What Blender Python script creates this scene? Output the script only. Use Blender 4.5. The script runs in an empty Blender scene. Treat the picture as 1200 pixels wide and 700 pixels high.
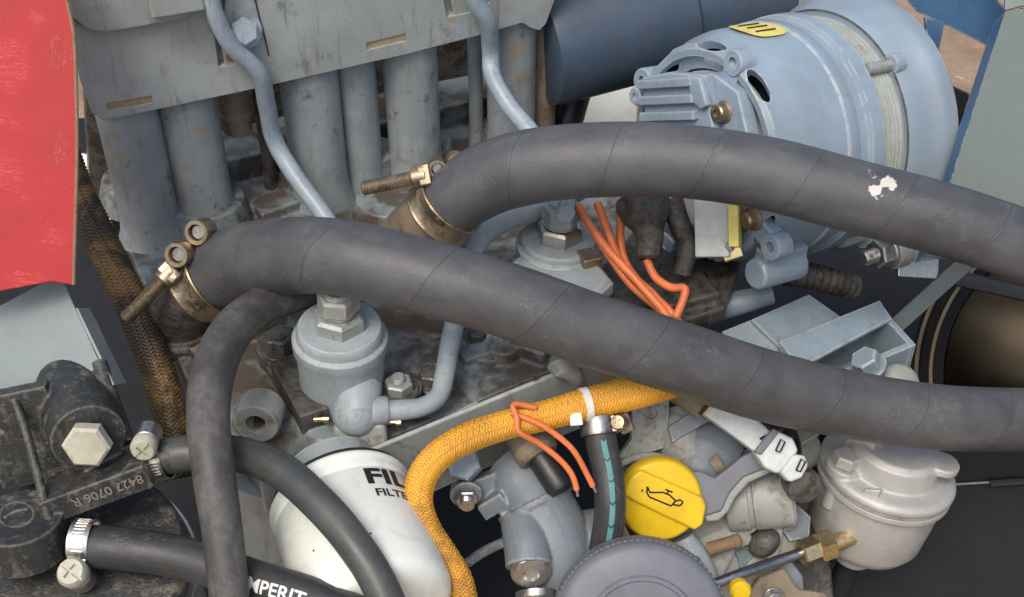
import bpy, bmesh, math, random
from mathutils import Vector, Matrix
random.seed(7)
pi = math.pi
# ------------------------------------------------------------------ frame of reference
# Modelling units: 1 unit = 0.5 mm.  Local frame = X right, Y image-up, Z towards viewer; tilted 40 deg into the world.
D = 1500.0; S = 0.0005
PITCH = math.radians(40)
sp, cp = math.sin(PITCH), math.cos(PITCH)
RX = Vector((1, 0, 0)); RY = Vector((0, sp, cp)); RZ = Vector((0, -cp, sp))
CEN = Vector((0, 0, 0.85))
def W(v): return CEN + (RX * v.x + RY * v.y + RZ * v.z) * S
def Wd(v): return (RX * v.x + RY * v.y + RZ * v.z)

sc = bpy.context.scene
col = sc.collection
# ------------------------------------------------------------------ camera
cam = bpy.data.cameras.new('camera'); co = bpy.data.objects.new('camera', cam); col.objects.link(co)
cam.sensor_width = 36; cam.lens = 36 * D / 1200.0; cam.clip_start = 0.01; cam.clip_end = 300
m = Matrix((RX, RY, RZ)).transposed().to_4x4(); m.translation = W(Vector((0, 0, D)))
co.matrix_world = m
sc.camera = co
# ------------------------------------------------------------------ world, sun, exposure
SUN_EL, SUN_AZ = 58, 205          # azimuth: clockwise from +Y (north), i.e. behind the viewer, a little to the left
wd = bpy.data.worlds.new('World'); sc.world = wd; wd.use_nodes = True
nt = wd.node_tree; nt.nodes.clear()
sky = nt.nodes.new('ShaderNodeTexSky'); sky.sky_type = 'NISHITA'; sky.sun_disc = False
sky.sun_elevation = math.radians(SUN_EL); sky.sun_rotation = math.radians(SUN_AZ)
sky.air_density = 1.2; sky.dust_density = 5.0; sky.ozone_density = 1.0
bg = nt.nodes.new('ShaderNodeBackground'); bg.inputs[1].default_value = 0.15
wo = nt.nodes.new('ShaderNodeOutputWorld')
nt.links.new(sky.outputs[0], bg.inputs[0]); nt.links.new(bg.outputs[0], wo.inputs[0])
sl = bpy.data.lights.new('sun', 'SUN'); sl.energy = 1.2; sl.angle = math.radians(20); sl.color = (1.0, 0.95, 0.88)
so = bpy.data.objects.new('sun', sl); col.objects.link(so)
az, el = math.radians(SUN_AZ), math.radians(SUN_EL)
sd = Vector((math.sin(az) * math.cos(el), math.cos(az) * math.cos(el), math.sin(el)))
so.rotation_euler = sd.to_track_quat('Z', 'Y').to_euler()
so.location = (0, -3, 5)
vs = sc.view_settings; vs.view_transform = 'Standard'; vs.look = 'None'; vs.gamma = 1; vs.exposure = 0.32; vs.use_curve_mapping = False
sc.cycles.use_denoising = True
sc.cycles.max_bounces = 6

# ------------------------------------------------------------------ helpers: places
def kz(z): return (D - z) / D
def P(px, py, z=0.0):
    k = kz(z); return Vector(((px - 600) * k, (350 - py) * k, z))
def onplane(px, py, p0, n):
    o = Vector((0, 0, D)); d = Vector((px - 600, 350 - py, -D))
    t = (p0 - o).dot(n) / d.dot(n); return o + d * t
YAW = math.radians(21)
EX = Vector((math.cos(YAW), sp * math.sin(YAW), -cp * math.sin(YAW)))      # along the crankshaft
EU = Vector((0, cp, sp))                                                    # up
EO = Vector((math.sin(YAW), -sp * math.cos(YAW), cp * math.cos(YAW)))      # out of the engine's near side
DK0 = P(400, 465, -110)
def DK(px, py, h=0.0): return onplane(px, py, DK0 + EU * h, EU)             # on the deck, h above it
FR0 = DK(400, 540)
def FR(px, py, off=0.0): return onplane(px, py, FR0 + EO * off, EO)         # on the block's near side
def perp(a):
    a = a.normalized(); t = Vector((0, 0, 1)) if abs(a.z) < .9 else Vector((0, 1, 0))
    u = (t - a * t.dot(a)).normalized(); return u, a.cross(u)
def V(*a): return Vector(a)

# ------------------------------------------------------------------ helpers: meshes
class Path:
    def __init__(s, pts, step=5.0, rad=None):
        n = len(pts); out = []; rr = []
        rad = rad if isinstance(rad, (list, tuple)) else [rad or 1.0] * n
        for i in range(n - 1):
            p0 = pts[max(i - 1, 0)]; p1 = pts[i]; p2 = pts[i + 1]; p3 = pts[min(i + 2, n - 1)]
            m_ = max(1, int((p2 - p1).length / step))
            for j in range(m_):
                t = j / m_; t2 = t * t; t3 = t2 * t
                out.append(.5 * ((2 * p1) + (p2 - p0) * t + (2 * p0 - 5 * p1 + 4 * p2 - p3) * t2 + (3 * p1 - p0 - 3 * p2 + p3) * t3))
                rr.append(rad[i] + (rad[i + 1] - rad[i]) * (t * t * (3 - 2 * t)))
        out.append(pts[-1].copy()); rr.append(rad[-1])
        s.p = out; s.r = rr; s.s = [0.0]
        for i in range(1, len(out)): s.s.append(s.s[-1] + (out[i] - out[i - 1]).length)
        s.len = s.s[-1]; s.T = []; s.N = []; s.B = []
        last = Vector((0, 0, 1))
        for i in range(len(out)):
            t = (out[min(i + 1, len(out) - 1)] - out[max(i - 1, 0)]).normalized()
            z = Vector((0, 0, D)) - out[i]; z.normalize()
            nn = z - t * z.dot(t)
            nn = nn.normalized() if nn.length > .25 else (last - t * last.dot(t)).normalized()
            last = nn
            s.T.append(t); s.N.append(nn); s.B.append(t.cross(nn))
    def at(s, d, ang, dr=0.0, r=None):
        d = min(max(d, 0), s.len - 1e-4)
        lo, hi = 0, len(s.s) - 1
        while hi - lo > 1:
            mid = (lo + hi) // 2
            if s.s[mid] <= d: lo = mid
            else: hi = mid
        f = (d - s.s[lo]) / max(s.s[hi] - s.s[lo], 1e-6)
        p = s.p[lo].lerp(s.p[hi], f); n = s.N[lo].lerp(s.N[hi], f).normalized(); b = s.B[lo].lerp(s.B[hi], f).normalized()
        rr = (s.r[lo] + (s.r[hi] - s.r[lo]) * f) if r is None else r
        return p + (n * math.cos(ang) + b * math.sin(ang)) * (rr + dr)

class MB:
    def __init__(s): s.v = []; s.f = []; s.uv = []
    def face(s, idx, uv=None): s.f.append(idx); s.uv.append(uv)
    def tube(s, pts, r, n=18, step=5.0, caps=True, app=True):
        if app:
            r = [x * kz(q.z) for x, q in zip(r if isinstance(r, (list, tuple)) else [r] * len(pts), pts)]
        pa = pts if isinstance(pts, Path) else Path(pts, step, r)
        return s.sweep(pa, n, caps)
    def sweep(s, pa, n=18, caps=True, prof=None):
        b = len(s.v); m_ = len(pa.p)
        for i in range(m_):
            for j in range(n):
                a = 2 * pi * j / n + pi
                rr = pa.r[i] * (prof(pa.s[i], a) if prof else 1)
                s.v.append(pa.p[i] + (pa.N[i] * math.cos(a) + pa.B[i] * math.sin(a)) * rr)
        for i in range(m_ - 1):
            for j in range(n):
                j2 = (j + 1) % n
                s.face((b + i * n + j, b + i * n + j2, b + (i + 1) * n + j2, b + (i + 1) * n + j),
                       [(j / n, pa.s[i]), ((j + 1) / n, pa.s[i]), ((j + 1) / n, pa.s[i + 1]), (j / n, pa.s[i + 1])])
        if caps:
            s.face(tuple(b + j for j in range(n))[::-1]); s.face(tuple(b + (m_ - 1) * n + j for j in range(n)))
        return pa
    def lathe(s, c, axis, prof, n=32, k=None, rot=0.0, ell=1.0, ref=None):
        k = kz(c.z) if k is None else k
        a = axis.normalized()
        if ref is not None:
            u = (ref - a * ref.dot(a)).normalized(); w = a.cross(u)
        else: u, w = perp(a)
        b0 = len(s.v); rows = []
        for (r, h) in prof:
            if r <= 1e-6:
                rows.append([len(s.v)]); s.v.append(c + a * h * k)
            else:
                rows.append(list(range(len(s.v), len(s.v) + n)))
                for j in range(n):
                    t = 2 * pi * j / n + rot
                    s.v.append(c + (u * math.cos(t) + w * math.sin(t) * ell) * r * k + a * h * k)
        acc = 0.0
        for i in range(len(rows) - 1):
            A, B_ = rows[i], rows[i + 1]; l = abs(prof[i + 1][0] - prof[i][0]) + abs(prof[i + 1][1] - prof[i][1])
            for j in range(n):
                j2 = (j + 1) % n; u0, u1 = j / n, (j + 1) / n
                if len(A) == 1 and len(B_) == 1: continue
                if len(A) == 1: s.face((A[0], B_[j2], B_[j]), [(u0, acc), (u1, acc + l), (u0, acc + l)])
                elif len(B_) == 1: s.face((A[j], A[j2], B_[0]), [(u0, acc), (u1, acc), (u0, acc + l)])
                else: s.face((A[j], A[j2], B_[j2], B_[j]), [(u0, acc), (u1, acc), (u1, acc + l), (u0, acc + l)])
            acc += l
        if len(rows[0]) > 1 and (prof[0] != prof[-1]): s.face(tuple(rows[0])[::-1])
        if len(rows[-1]) > 1 and (prof[0] != prof[-1]): s.face(tuple(rows[-1]))
        return s
    def hexa(s, c, axis, r, h, ch=.14, rot=0.0, n=6):
        return s.lathe(c, axis, [(r * (1 - .5 * ch), 0), (r, r * ch * .3), (r, h - r * ch * .8), (r * (1 - ch), h), (0, h)], n=n, rot=rot)
    def box(s, c, ax, ay, az, hx, hy, hz, app=True):
        k = kz(c.z) if app else 1
        ax, ay, az = ax.normalized() * hx * k, ay.normalized() * hy * k, az.normalized() * hz * k
        b = len(s.v)
        for x in (-1, 1):
            for y in (-1, 1):
                for z in (-1, 1): s.v.append(c + ax * x + ay * y + az * z)
        fs = [(0, 1, 3, 2), (4, 6, 7, 5), (0, 4, 5, 1), (2, 3, 7, 6), (0, 2, 6, 4), (1, 5, 7, 3)]
        if ax.cross(ay).dot(az) < 0: fs = [f[::-1] for f in fs]
        for f in fs: s.face(tuple(b + i for i in f))
        return s
    def prism(s, pts, vec):
        b = len(s.v); n = len(pts)
        nrm = Vector((0, 0, 0))
        for i in range(n): nrm += (pts[i] - pts[0]).cross(pts[(i + 1) % n] - pts[0])
        if nrm.dot(vec) > 0: pts = pts[::-1]
        s.v += [p.copy() for p in pts] + [p + vec for p in pts]
        s.face(tuple(range(b, b + n))); s.face(tuple(range(b + 2 * n - 1, b + n - 1, -1)))
        for i in range(n):
            j = (i + 1) % n; s.face((b + j, b + i, b + n + i, b + n + j))
        return s
    def sphere(s, c, r, n=20, sq=(1, 1, 1), axis=None, k=None):
        k = kz(c.z) if k is None else k; b = len(s.v); m_ = n // 2
        ax = (axis or Vector((0, 0, 1))).normalized(); u, w = perp(ax)
        prof = [(r * math.sin(pi * i / m_) * sq[0], -r * math.cos(pi * i / m_) * sq[2]) for i in range(m_ + 1)]
        prof[0] = (0, prof[0][1]); prof[-1] = (0, prof[-1][1])
        return s.lathe(c, ax, prof, n=n, k=k)
    def thread(s, c, axis, r, L, pitch=3.2, n=16):
        pr = [(0, 0)]; h = 0.0; hi = True
        while h < L: pr.append((r if hi else r * .86, h)); hi = not hi; h += pitch / 2
        pr += [(r * .8, L), (0, L)]
        return s.lathe(c, axis, pr, n=n)

ROOT = {}
def tag(o, label=None, cat=None, group=None, kind=None):
    if label: o['label'] = label
    if cat: o['category'] = cat
    if group: o['group'] = group
    if kind: o['kind'] = kind
    return o
def thing(name, label, cat, base, group=None, kind=None):
    o = bpy.data.objects.new(name, None); col.objects.link(o)
    o.empty_display_size = .02; o.location = W(base); ROOT[o.name] = o.location.copy()
    return tag(o, label, cat, group, kind)
def bake(o):
    dg = bpy.context.evaluated_depsgraph_get(); dg.update()
    me = bpy.data.meshes.new_from_object(o.evaluated_get(dg))
    old = o.data; o.modifiers.clear(); o.data = me
    if old.users == 0: bpy.data.meshes.remove(old)
def raw(name, mb, org):
    me = bpy.data.meshes.new(name)
    me.from_pydata([tuple(W(v) - org) for v in mb.v], [], mb.f)
    if any(mb.uv):
        ul = me.uv_layers.new(name='UVMap'); li = 0
        for f, uv in zip(mb.f, mb.uv):
            for i in range(len(f)):
                if uv: ul.data[li].uv = uv[i]
                li += 1
    me.validate(); me.update()
    return bpy.data.objects.new(name, me)
def B(name, mb, mat, parent=None, base=None, ang=35, bevel=0, seg=2, remesh=0, sm=4, sub=0, cut=None, solid=0, label=None, cat=None, group=None, kind=None, flat=False, rough=0):
    if parent is not None: org = ROOT[parent.name]
    else: org = W(base if base is not None else mb.v[0])
    o = raw(name, mb, org); col.objects.link(o)
    o.location = (0, 0, 0) if parent is not None else org
    tmp = []
    for c in (cut or []):
        t = raw('cutter', c, org); col.objects.link(t); t.location = o.location; tmp.append(t)
        bm = bmesh.new(); bm.from_mesh(t.data); bmesh.ops.recalc_face_normals(bm, faces=bm.faces); bm.to_mesh(t.data); bm.free()
        md = o.modifiers.new('cut', 'BOOLEAN'); md.operation = 'DIFFERENCE'; md.object = t; md.solver = 'EXACT'
    bm = bmesh.new(); bm.from_mesh(o.data); bmesh.ops.recalc_face_normals(bm, faces=bm.faces); bm.to_mesh(o.data); bm.free()
    if solid:
        md = o.modifiers.new('s', 'SOLIDIFY'); md.thickness = solid * S; md.offset = 0
    if remesh:
        md = o.modifiers.new('r', 'REMESH'); md.mode = 'VOXEL'; md.voxel_size = remesh * S
        if sm: md = o.modifiers.new('sm', 'SMOOTH'); md.factor = .5; md.iterations = sm
    if sub:
        md = o.modifiers.new('ss', 'SUBSURF'); md.levels = sub; md.render_levels = sub
    if bevel:
        md = o.modifiers.new('b', 'BEVEL'); md.width = bevel * S; md.segments = seg; md.limit_method = 'ANGLE'; md.angle_limit = math.radians(40)
        md.harden_normals = False
        for p in o.data.polygons: p.use_smooth = True
        md = o.modifiers.new('wn', 'WEIGHTED_NORMAL'); md.mode = 'FACE_AREA'; md.weight = 80; md.keep_sharp = False
    if o.modifiers: bake(o)
    for t in tmp: bpy.data.objects.remove(t, do_unlink=True)
    me = o.data
    me.materials.clear(); me.materials.append(mat)
    for p in me.polygons: p.use_smooth = not flat
    if not remesh and not flat and not bevel: me.set_sharp_from_angle(angle=math.radians(ang))
    if parent is not None: o.parent = parent
    ROOT[o.name] = org
    return tag(o, label, cat, group, kind)

# ------------------------------------------------------------------ helpers: materials
class NG:
    def __init__(s, name):
        s.m = bpy.data.materials.new(name); s.m.use_nodes = True; s.t = s.m.node_tree; s.t.nodes.clear()
        s.o = s.n('ShaderNodeOutputMaterial'); s.b = s.n('ShaderNodeBsdfPrincipled'); s.l(s.b.outputs[0], s.o.inputs[0])
        g = s.n('ShaderNodeNewGeometry')
        vm = s.n('ShaderNodeVectorMath'); vm.operation = 'SCALE'; vm.inputs[3].default_value = 1 / S
        s.l(g.outputs['Position'], vm.inputs[0]); s.pos = vm.outputs[0]
    def n(s, t): return s.t.nodes.new(t)
    def l(s, a, b): s.t.links.new(a, b)
    def put(s, sock, v):
        if hasattr(v, 'is_output'): s.l(v, sock)
        else: sock.default_value = v
    def noise(s, scale, detail=5, rough=.6, vec=None, dist=0, off=0):
        t = s.n('ShaderNodeTexNoise'); t.inputs['Scale'].default_value = scale; t.inputs['Detail'].default_value = detail
        t.inputs['Roughness'].default_value = rough; t.inputs['Distortion'].default_value = dist
        v = vec or s.pos
        if off:
            a = s.n('ShaderNodeVectorMath'); a.operation = 'ADD'; s.l(v, a.inputs[0]); a.inputs[1].default_value = (off, off * 1.7, -off); v = a.outputs[0]
        s.l(v, t.inputs['Vector']); return t.outputs[0]
    def ramp(s, x, a, b, lo=0.0, hi=1.0):
        r = s.n('ShaderNodeMapRange'); r.interpolation_type = 'SMOOTHSTEP'
        s.put(r.inputs[0], x); r.inputs[1].default_value = a; r.inputs[2].default_value = b; r.inputs[3].default_value = lo; r.inputs[4].default_value = hi
        return r.outputs[0]
    def math(s, op, a, b=0.0):
        r = s.n('ShaderNodeMath'); r.operation = op; s.put(r.inputs[0], a); s.put(r.inputs[1], b); return r.outputs[0]
    def mix(s, f, a, b):
        r = s.n('ShaderNodeMix'); r.data_type = 'RGBA'; s.put(r.inputs[0], f)
        s.put(r.inputs[6], a if hasattr(a, 'is_output') else (*a, 1)); s.put(r.inputs[7], b if hasattr(b, 'is_output') else (*b, 1)); return r.outputs[2]
    def mixf(s, f, a, b):
        r = s.n('ShaderNodeMix'); s.put(r.inputs[0], f); s.put(r.inputs[2], a); s.put(r.inputs[3], b); return r.outputs[0]
    def scale(s, x, f):
        r = s.n('ShaderNodeMix'); r.data_type = 'RGBA'; r.blend_type = 'MULTIPLY'; r.inputs[0].default_value = 1
        s.put(r.inputs[6], x if hasattr(x, 'is_output') else (*x, 1)); s.put(r.inputs[7], f); return r.outputs[2]
    def bump(s, h, st=.3, dist=1.0, prev=None):
        b = s.n('ShaderNodeBump'); b.inputs['Strength'].default_value = st; b.inputs['Distance'].default_value = dist * S
        s.put(b.inputs['Height'], h)
        if prev is not None: s.l(prev, b.inputs['Normal'])
        s.l(b.outputs[0], s.b.inputs['Normal']); return b.outputs[0]
    def near(s, pts, r, wob=.35, wscale=.12, soft=.8):
        """mask: 1 inside blobs of radius r (units) round the given model points, with an uneven edge"""
        nz = s.noise(wscale, 4); out = None
        for p in pts:
            q, rad = (p if isinstance(p, tuple) else (p, r))
            d = s.n('ShaderNodeVectorMath'); d.operation = 'DISTANCE'; s.l(s.pos, d.inputs[0]); d.inputs[1].default_value = W(q) / S
            x = s.math('DIVIDE', d.outputs['Value'], rad)
            x = s.math('ADD', x, s.math('MULTIPLY', s.math('SUBTRACT', nz, .5), wob * 4))
            mk = s.ramp(x, soft, 1.05, 1, 0)
            out = mk if out is None else s.math('MAXIMUM', out, mk)
        return out

def paint(name, base, grime=(.05, .035, .022), amt=.4, gs=.018, rough=.45, bump=.25, bs=.35, rust=0.0, rustc=(.16, .07, .025), dust=0.0, dustc=(.33, .28, .21), var=.12, metal=0.0, spots=None, spotc=None, oily=0.0, wear=0.0, wearc=(.46, .47, .47), streak=.35):
    base = (base[0] * .965, base[1] * 1.02, base[2] * .985)
    g = NG(name)
    n1 = g.noise(gs, 8, .65, dist=.6); n2 = g.noise(gs * 5, 6, .6, off=31); n3 = g.noise(.35, 3)
    lo = g.noise(gs * .6, 3, off=77)
    c = g.mix(g.ramp(lo, .3, .7), tuple(x * (1 - var) for x in base), tuple(min(1, x * (1 + var)) for x in base))
    c = g.mix(g.math('MULTIPLY', g.ramp(n3, .55, .8), .25), c, tuple(x * .55 for x in base))
    r = rough
    c = g.mix(g.math('MULTIPLY', g.ramp(g.noise(gs * 1.3, 6, .6, off=113, dist=1.0), .50, .66), .32), c, tuple(a * .62 + b * .5 for a, b in zip(base, (.10, .075, .045))))
    if dust:
        md = g.math('MULTIPLY', g.ramp(n2, .62 - dust * .3, .86 - dust * .3), .75); c = g.mix(md, c, dustc)
    gm = g.ramp(g.math('ADD', g.math('MULTIPLY', n1, .75), g.math('MULTIPLY', n2, .25)), .66 - amt * .36, .80 - amt * .36)
    gm = g.math('MULTIPLY', gm, .9)
    c = g.mix(gm, c, g.mix(g.noise(gs * 3, 4, off=9), tuple(x * .6 for x in grime), tuple(x * 1.7 for x in grime)))
    if streak:
        mp = g.n('ShaderNodeMapping'); mp.inputs['Scale'].default_value = (gs * 5, gs * 5, gs * .7); g.l(g.pos, mp.inputs[0])
        sm_ = g.math('MULTIPLY', g.ramp(g.noise(1.0, 5, .6, vec=mp.outputs[0], dist=.4), .50, .68), g.ramp(n1, .36, .6, 0, streak)); c = g.mix(sm_, c, tuple(x * 1.5 for x in grime))
    if wear:
        bv = g.n('ShaderNodeBevel'); bv.samples = 3; bv.inputs['Radius'].default_value = 4.5 * S
        ge = g.n('ShaderNodeNewGeometry'); dt = g.n('ShaderNodeVectorMath'); dt.operation = 'DOT_PRODUCT'; g.l(bv.outputs[0], dt.inputs[0]); g.l(ge.outputs['Normal'], dt.inputs[1])
        ed = g.math('SUBTRACT', 1.0, dt.outputs['Value'])
        em = g.math('MULTIPLY', g.ramp(ed, .012, .06), g.ramp(g.math('ADD', n2, g.math('MULTIPLY', n3, .3)), .70 - wear * .25, .80 - wear * .25)); c = g.mix(g.math('MULTIPLY', em, .8), c, wearc)
    if rust:
        rm = g.ramp(g.noise(gs * 1.9, 7, .7, off=53), .70 - rust * .3, .76 - rust * .3)
        c = g.mix(g.math('MULTIPLY', rm, .85), c, g.mix(n3, rustc, tuple(x * 1.9 for x in rustc)))
    if spots:
        for pts, rad, sc_ in spots:
            mk = g.math('MULTIPLY', g.near(pts, rad, .5, .07, .1), g.ramp(n2, .30, .56)); c = g.mix(g.math('MULTIPLY', mk, .75), c, g.mix(n2, tuple(x * .7 for x in sc_), tuple(x * 1.35 for x in sc_)))
    g.l(c, g.b.inputs['Base Color'])
    g.put(g.b.inputs['Roughness'], g.mixf(gm, g.mixf(n2, rough * .8, min(1, rough * 1.25)), max(.12, rough + .15 - oily)))
    g.b.inputs['Metallic'].default_value = metal
    g.bump(g.math('ADD', g.noise(bs, 4, .6), g.math('MULTIPLY', gm, .6)), bump * 1.35, 1.5)
    return g.m
def metal(name, base, rough=.35, amt=.3, grime=(.05, .04, .03), bs=.5, bump=.12, gs=.05, met=1.0):
    g = NG(name); n1 = g.noise(gs, 7, .65, dist=.5); n2 = g.noise(gs * 4, 4, off=12)
    c = g.mix(g.ramp(n2, .3, .7), tuple(x * .75 for x in base), base)
    gm = g.math('MULTIPLY', g.ramp(n1, .72 - amt * .4, .85 - amt * .4), .85)
    g.l(g.mix(gm, c, grime), g.b.inputs['Base Color'])
    g.put(g.b.inputs['Metallic'], g.mixf(gm, met, 0.0)); g.put(g.b.inputs['Roughness'], g.mixf(gm, g.mixf(n2, rough * .7, rough * 1.4), .7))
    g.bump(g.noise(bs, 3), bump, 1.0); return g.m
def rubber(name, base=(.045, .043, .045), seam=115.0, twist=.9, dust=.4, dustc=(.16, .145, .125), splash=None, seamw=.010, rough=.62, bst=.28):
    g = NG(name); uv = g.n('ShaderNodeUVMap'); sx = g.n('ShaderNodeSeparateXYZ'); g.l(uv.outputs[0], sx.inputs[0])
    n1 = g.noise(.012, 6, .6); n2 = g.noise(.09, 6, .65, off=20); n3 = g.noise(.8, 2)
    c = g.mix(g.ramp(n1, .3, .7), tuple(x * .8 for x in base), tuple(x * 1.25 for x in base))
    c = g.mix(g.math('MULTIPLY', g.ramp(g.math('ADD', g.math('MULTIPLY', n1, .5), g.math('MULTIPLY', n2, .5)), .62 - dust * .35, .85 - dust * .3), .8), c, dustc)
    c = g.mix(g.math('MULTIPLY', g.ramp(n3, .62, .72), .3), c, tuple(x * 2.0 for x in dustc))
    mp = g.n('ShaderNodeMapping'); mp.inputs['Scale'].default_value = (16, .012, 1); g.l(uv.outputs[0], mp.inputs[0])
    sf = g.noise(1.0, 6, .65, vec=mp.outputs[0], off=3); c = g.mix(g.math('MULTIPLY', g.ramp(sf, .54, .70), .2), c, tuple(x * 1.1 for x in dustc)); c = g.mix(g.math('MULTIPLY', g.ramp(sf, .46, .32), .3), c, tuple(x * .5 for x in base))
    sc_ = g.math('MULTIPLY', g.ramp(g.math('ABSOLUTE', g.math('SUBTRACT', g.noise(.035, 7, .7, off=61, dist=1.5), .5)), .002, .007, 1, 0), g.ramp(g.noise(.02, 3, off=90), .55, .64)); c = g.mix(g.math('MULTIPLY', sc_, .5), c, tuple(x * 2.2 for x in dustc))
    h = g.math('ADD', g.noise(.5, 3), g.math('MULTIPLY', n2, .5))
    if seam:
        w = g.math('MULTIPLY', g.math('SUBTRACT', g.noise(.03, 3, off=5), .5), .05)
        x = g.math('FRACT', g.math('ADD', g.math('ADD', g.math('DIVIDE', sx.outputs[1], seam), g.math('MULTIPLY', sx.outputs[0], twist)), w))
        d = g.math('ABSOLUTE', g.math('SUBTRACT', x, .5))
        ln = g.ramp(d, seamw * .4, seamw, 1, 0)
        h = g.math('ADD', h, g.math('MULTIPLY', ln, -1.4))
        st = g.ramp(x, .5, .56, 1, 0)                                   # each wrap lies a little over the next
        h = g.math('ADD', h, g.math('MULTIPLY', st, .8))
        c = g.mix(g.math('MULTIPLY', ln, .5), c, tuple(x_ * .45 for x_ in base))
        wv = g.math('SINE', g.math('MULTIPLY', sx.outputs[1], 2.6)); wu = g.math('SINE', g.math('MULTIPLY', sx.outputs[0], 420.0)); h = g.math('ADD', h, g.math('MULTIPLY', g.math('MULTIPLY', wv, wu), .10))
    if splash:
        for pts, rad, cc in splash:
            mk = g.near(pts, rad, .55, .10, .85); c = g.mix(mk, c, cc)
    g.l(c, g.b.inputs['Base Color']); g.put(g.b.inputs['Roughness'], g.mixf(g.ramp(n1, .35, .65), rough * .75, rough * 1.2))
    g.bump(h, bst, 1.3); return g.m
def plain(name, base, rough=.5, met=0.0, bump=.1, bs=.5, var=.12, coat=0.0, spec=.5):
    g = NG(name); g.b.inputs['Specular IOR Level'].default_value = spec; n = g.noise(.05, 5, .6); n2 = g.noise(.3, 3, off=4)
    c = g.mix(g.ramp(n, .3, .7), tuple(x * (1 - var) for x in base), tuple(min(1, x * (1 + var)) for x in base))
    g.l(c, g.b.inputs['Base Color']); g.put(g.b.inputs['Roughness'], g.mixf(n2, rough * .8, min(1, rough * 1.2))); g.b.inputs['Metallic'].default_value = met
    if coat: g.b.inputs['Coat Weight'].default_value = coat
    if bump: g.bump(g.noise(bs, 3), bump, 1.0)
    return g.m

M = {}
GB = (.28, .305, .33)
M['paint'] = paint('engine_paint', GB, amt=.28, rough=.42)
M['manifold'] = paint('manifold_paint', (.315, .33, .345), amt=.2, gs=.012, rough=.4, rust=.18, bump=.3)
M['runner'] = paint('runner_paint', (.275, .295, .32), amt=.3, rough=.42, rust=.35, rustc=(.2, .13, .06), gs=.022)
M['deck'] = paint('oily_deck', (.20, .225, .245), grime=(.06, .045, .032), amt=.68, gs=.011, rough=.4, bump=.5, oily=.22, dust=.12, dustc=(.17, .13, .09), wear=.6, wearc=(.3, .29, .27))
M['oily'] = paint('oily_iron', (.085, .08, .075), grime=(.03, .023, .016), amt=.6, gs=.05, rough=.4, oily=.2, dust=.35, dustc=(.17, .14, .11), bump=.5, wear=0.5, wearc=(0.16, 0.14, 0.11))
M['block'] = paint('block_paint', (.27, .29, .305), amt=.3, gs=.014, rough=.45, wear=0.6)
M['pump'] = paint('pump_paint', (.30, .325, .355), amt=.16, gs=.03, rough=.42, grime=(.10, .085, .07), wear=0.5)
M['alt'] = paint('alternator_paint', (.235, .288, .36), amt=.22, gs=.012, rough=.32, bump=.12, grime=(.16, .17, .18), wear=0.5)
M['altrear'] = paint('alternator_rear_paint', (.25, .31, .40), amt=.1, gs=.03, rough=.4, bump=.5, bs=.5, grime=(.12, .13, .14), dust=.2, dustc=(.40, .42, .46), wear=0.7)
M['stator'] = paint('stator_band', (.36, .37, .36), amt=.2, gs=.03, rough=.5, grime=(.14, .11, .08))
M['pipe'] = paint('pipe_paint', (.29, .335, .40), amt=.12, gs=.04, rough=.38, bump=.12)
M['duct'] = paint('duct_paint', (.05, .072, .11), amt=.2, gs=.012, rough=.35, bump=.1)
M['navy'] = paint('navy_paint', (.045, .115, .23), amt=.1, rough=.4, bump=.08, grime=(.02, .03, .05), wear=0.5)
M['panel'] = plain('panel_paint', (.175, .215, .215), .38, bump=.03, bs=.15, var=.05)
M['panelright'] = plain('side_panel_paint', (.115, .145, .138), .6, bump=.0, var=.03, spec=.25)
M['bracketblue'] = paint('bracket_paint', (.215, .262, .315), amt=.26, gs=.02, rough=.42, grime=(.1, .1, .11), wear=0.7)
M['casting'] = paint('grey_blue_casting', (.155, .172, .20), amt=.2, gs=.02, rough=.45, grime=(.08, .08, .085), wear=0.5)
M['palecast'] = paint('pale_casting', (.29, .29, .275), amt=.45, gs=.025, rough=.5, grime=(.12, .10, .075), wear=0.4)
M['teal'] = paint('teal_casting', (.13, .19, .20), amt=.4, gs=.03, rough=.5)
M['alu'] = paint('cast_aluminium', (.49, .465, .46), amt=.16, gs=.03, rough=.42, bump=.4, bs=.8, metal=.35, grime=(.28, .25, .22), var=.08)
M['black'] = paint('black_casting', (.022, .024, .026), grime=(.15, .135, .11), amt=.34, gs=.018, rough=.42, dust=.3, dustc=(.15, .138, .118), bump=.6, bs=.3, wear=0.8, wearc=(0.17, 0.155, 0.13))
M['blackp'] = plain('black_plastic', (.016, .017, .019), .4, bump=.15)
M['dark'] = plain('dark_painted_sheet', (.02, .021, .023), .85, spec=.2)
M['darkgloss'] = plain('black_sheet', (.012, .013, .015), .6, spec=.25, bump=.02)
M['zinc'] = metal('zinc_plate', (.62, .61, .58), .32, .2)
M['steel'] = metal('worn_steel', (.45, .44, .43), .38, .35)
M['gold'] = metal('yellow_zinc', (.40, .325, .225), .42, .55, grime=(.12, .095, .065))
M['brass'] = metal('brass', (.74, .57, .30), .3, .1, grime=(.2, .13, .05))
M['oldbolt'] = paint('painted_bolt', (.33, .34, .33), amt=.35, gs=.08, rough=.45, metal=.3, grime=(.13, .11, .08))
M['dirtbolt'] = paint('oily_bolt', (.14, .135, .13), amt=.5, gs=.09, rough=.35, metal=.4, grime=(.04, .032, .025))
M['cream'] = paint('cream_bolt', (.46, .43, .35), amt=.15, gs=.05, rough=.5, grime=(.2, .17, .12))
M['rust'] = paint('rusty_steel', (.22, .13, .07), amt=.3, gs=.06, rough=.7)
M['white'] = paint('white_filter_paint', (.74, .735, .70), amt=.02, gs=.02, rough=.35, bump=.05, grime=(.5, .45, .36), var=.03)
M['ink'] = plain('black_ink', (.012, .012, .013), .5, bump=0)
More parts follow.
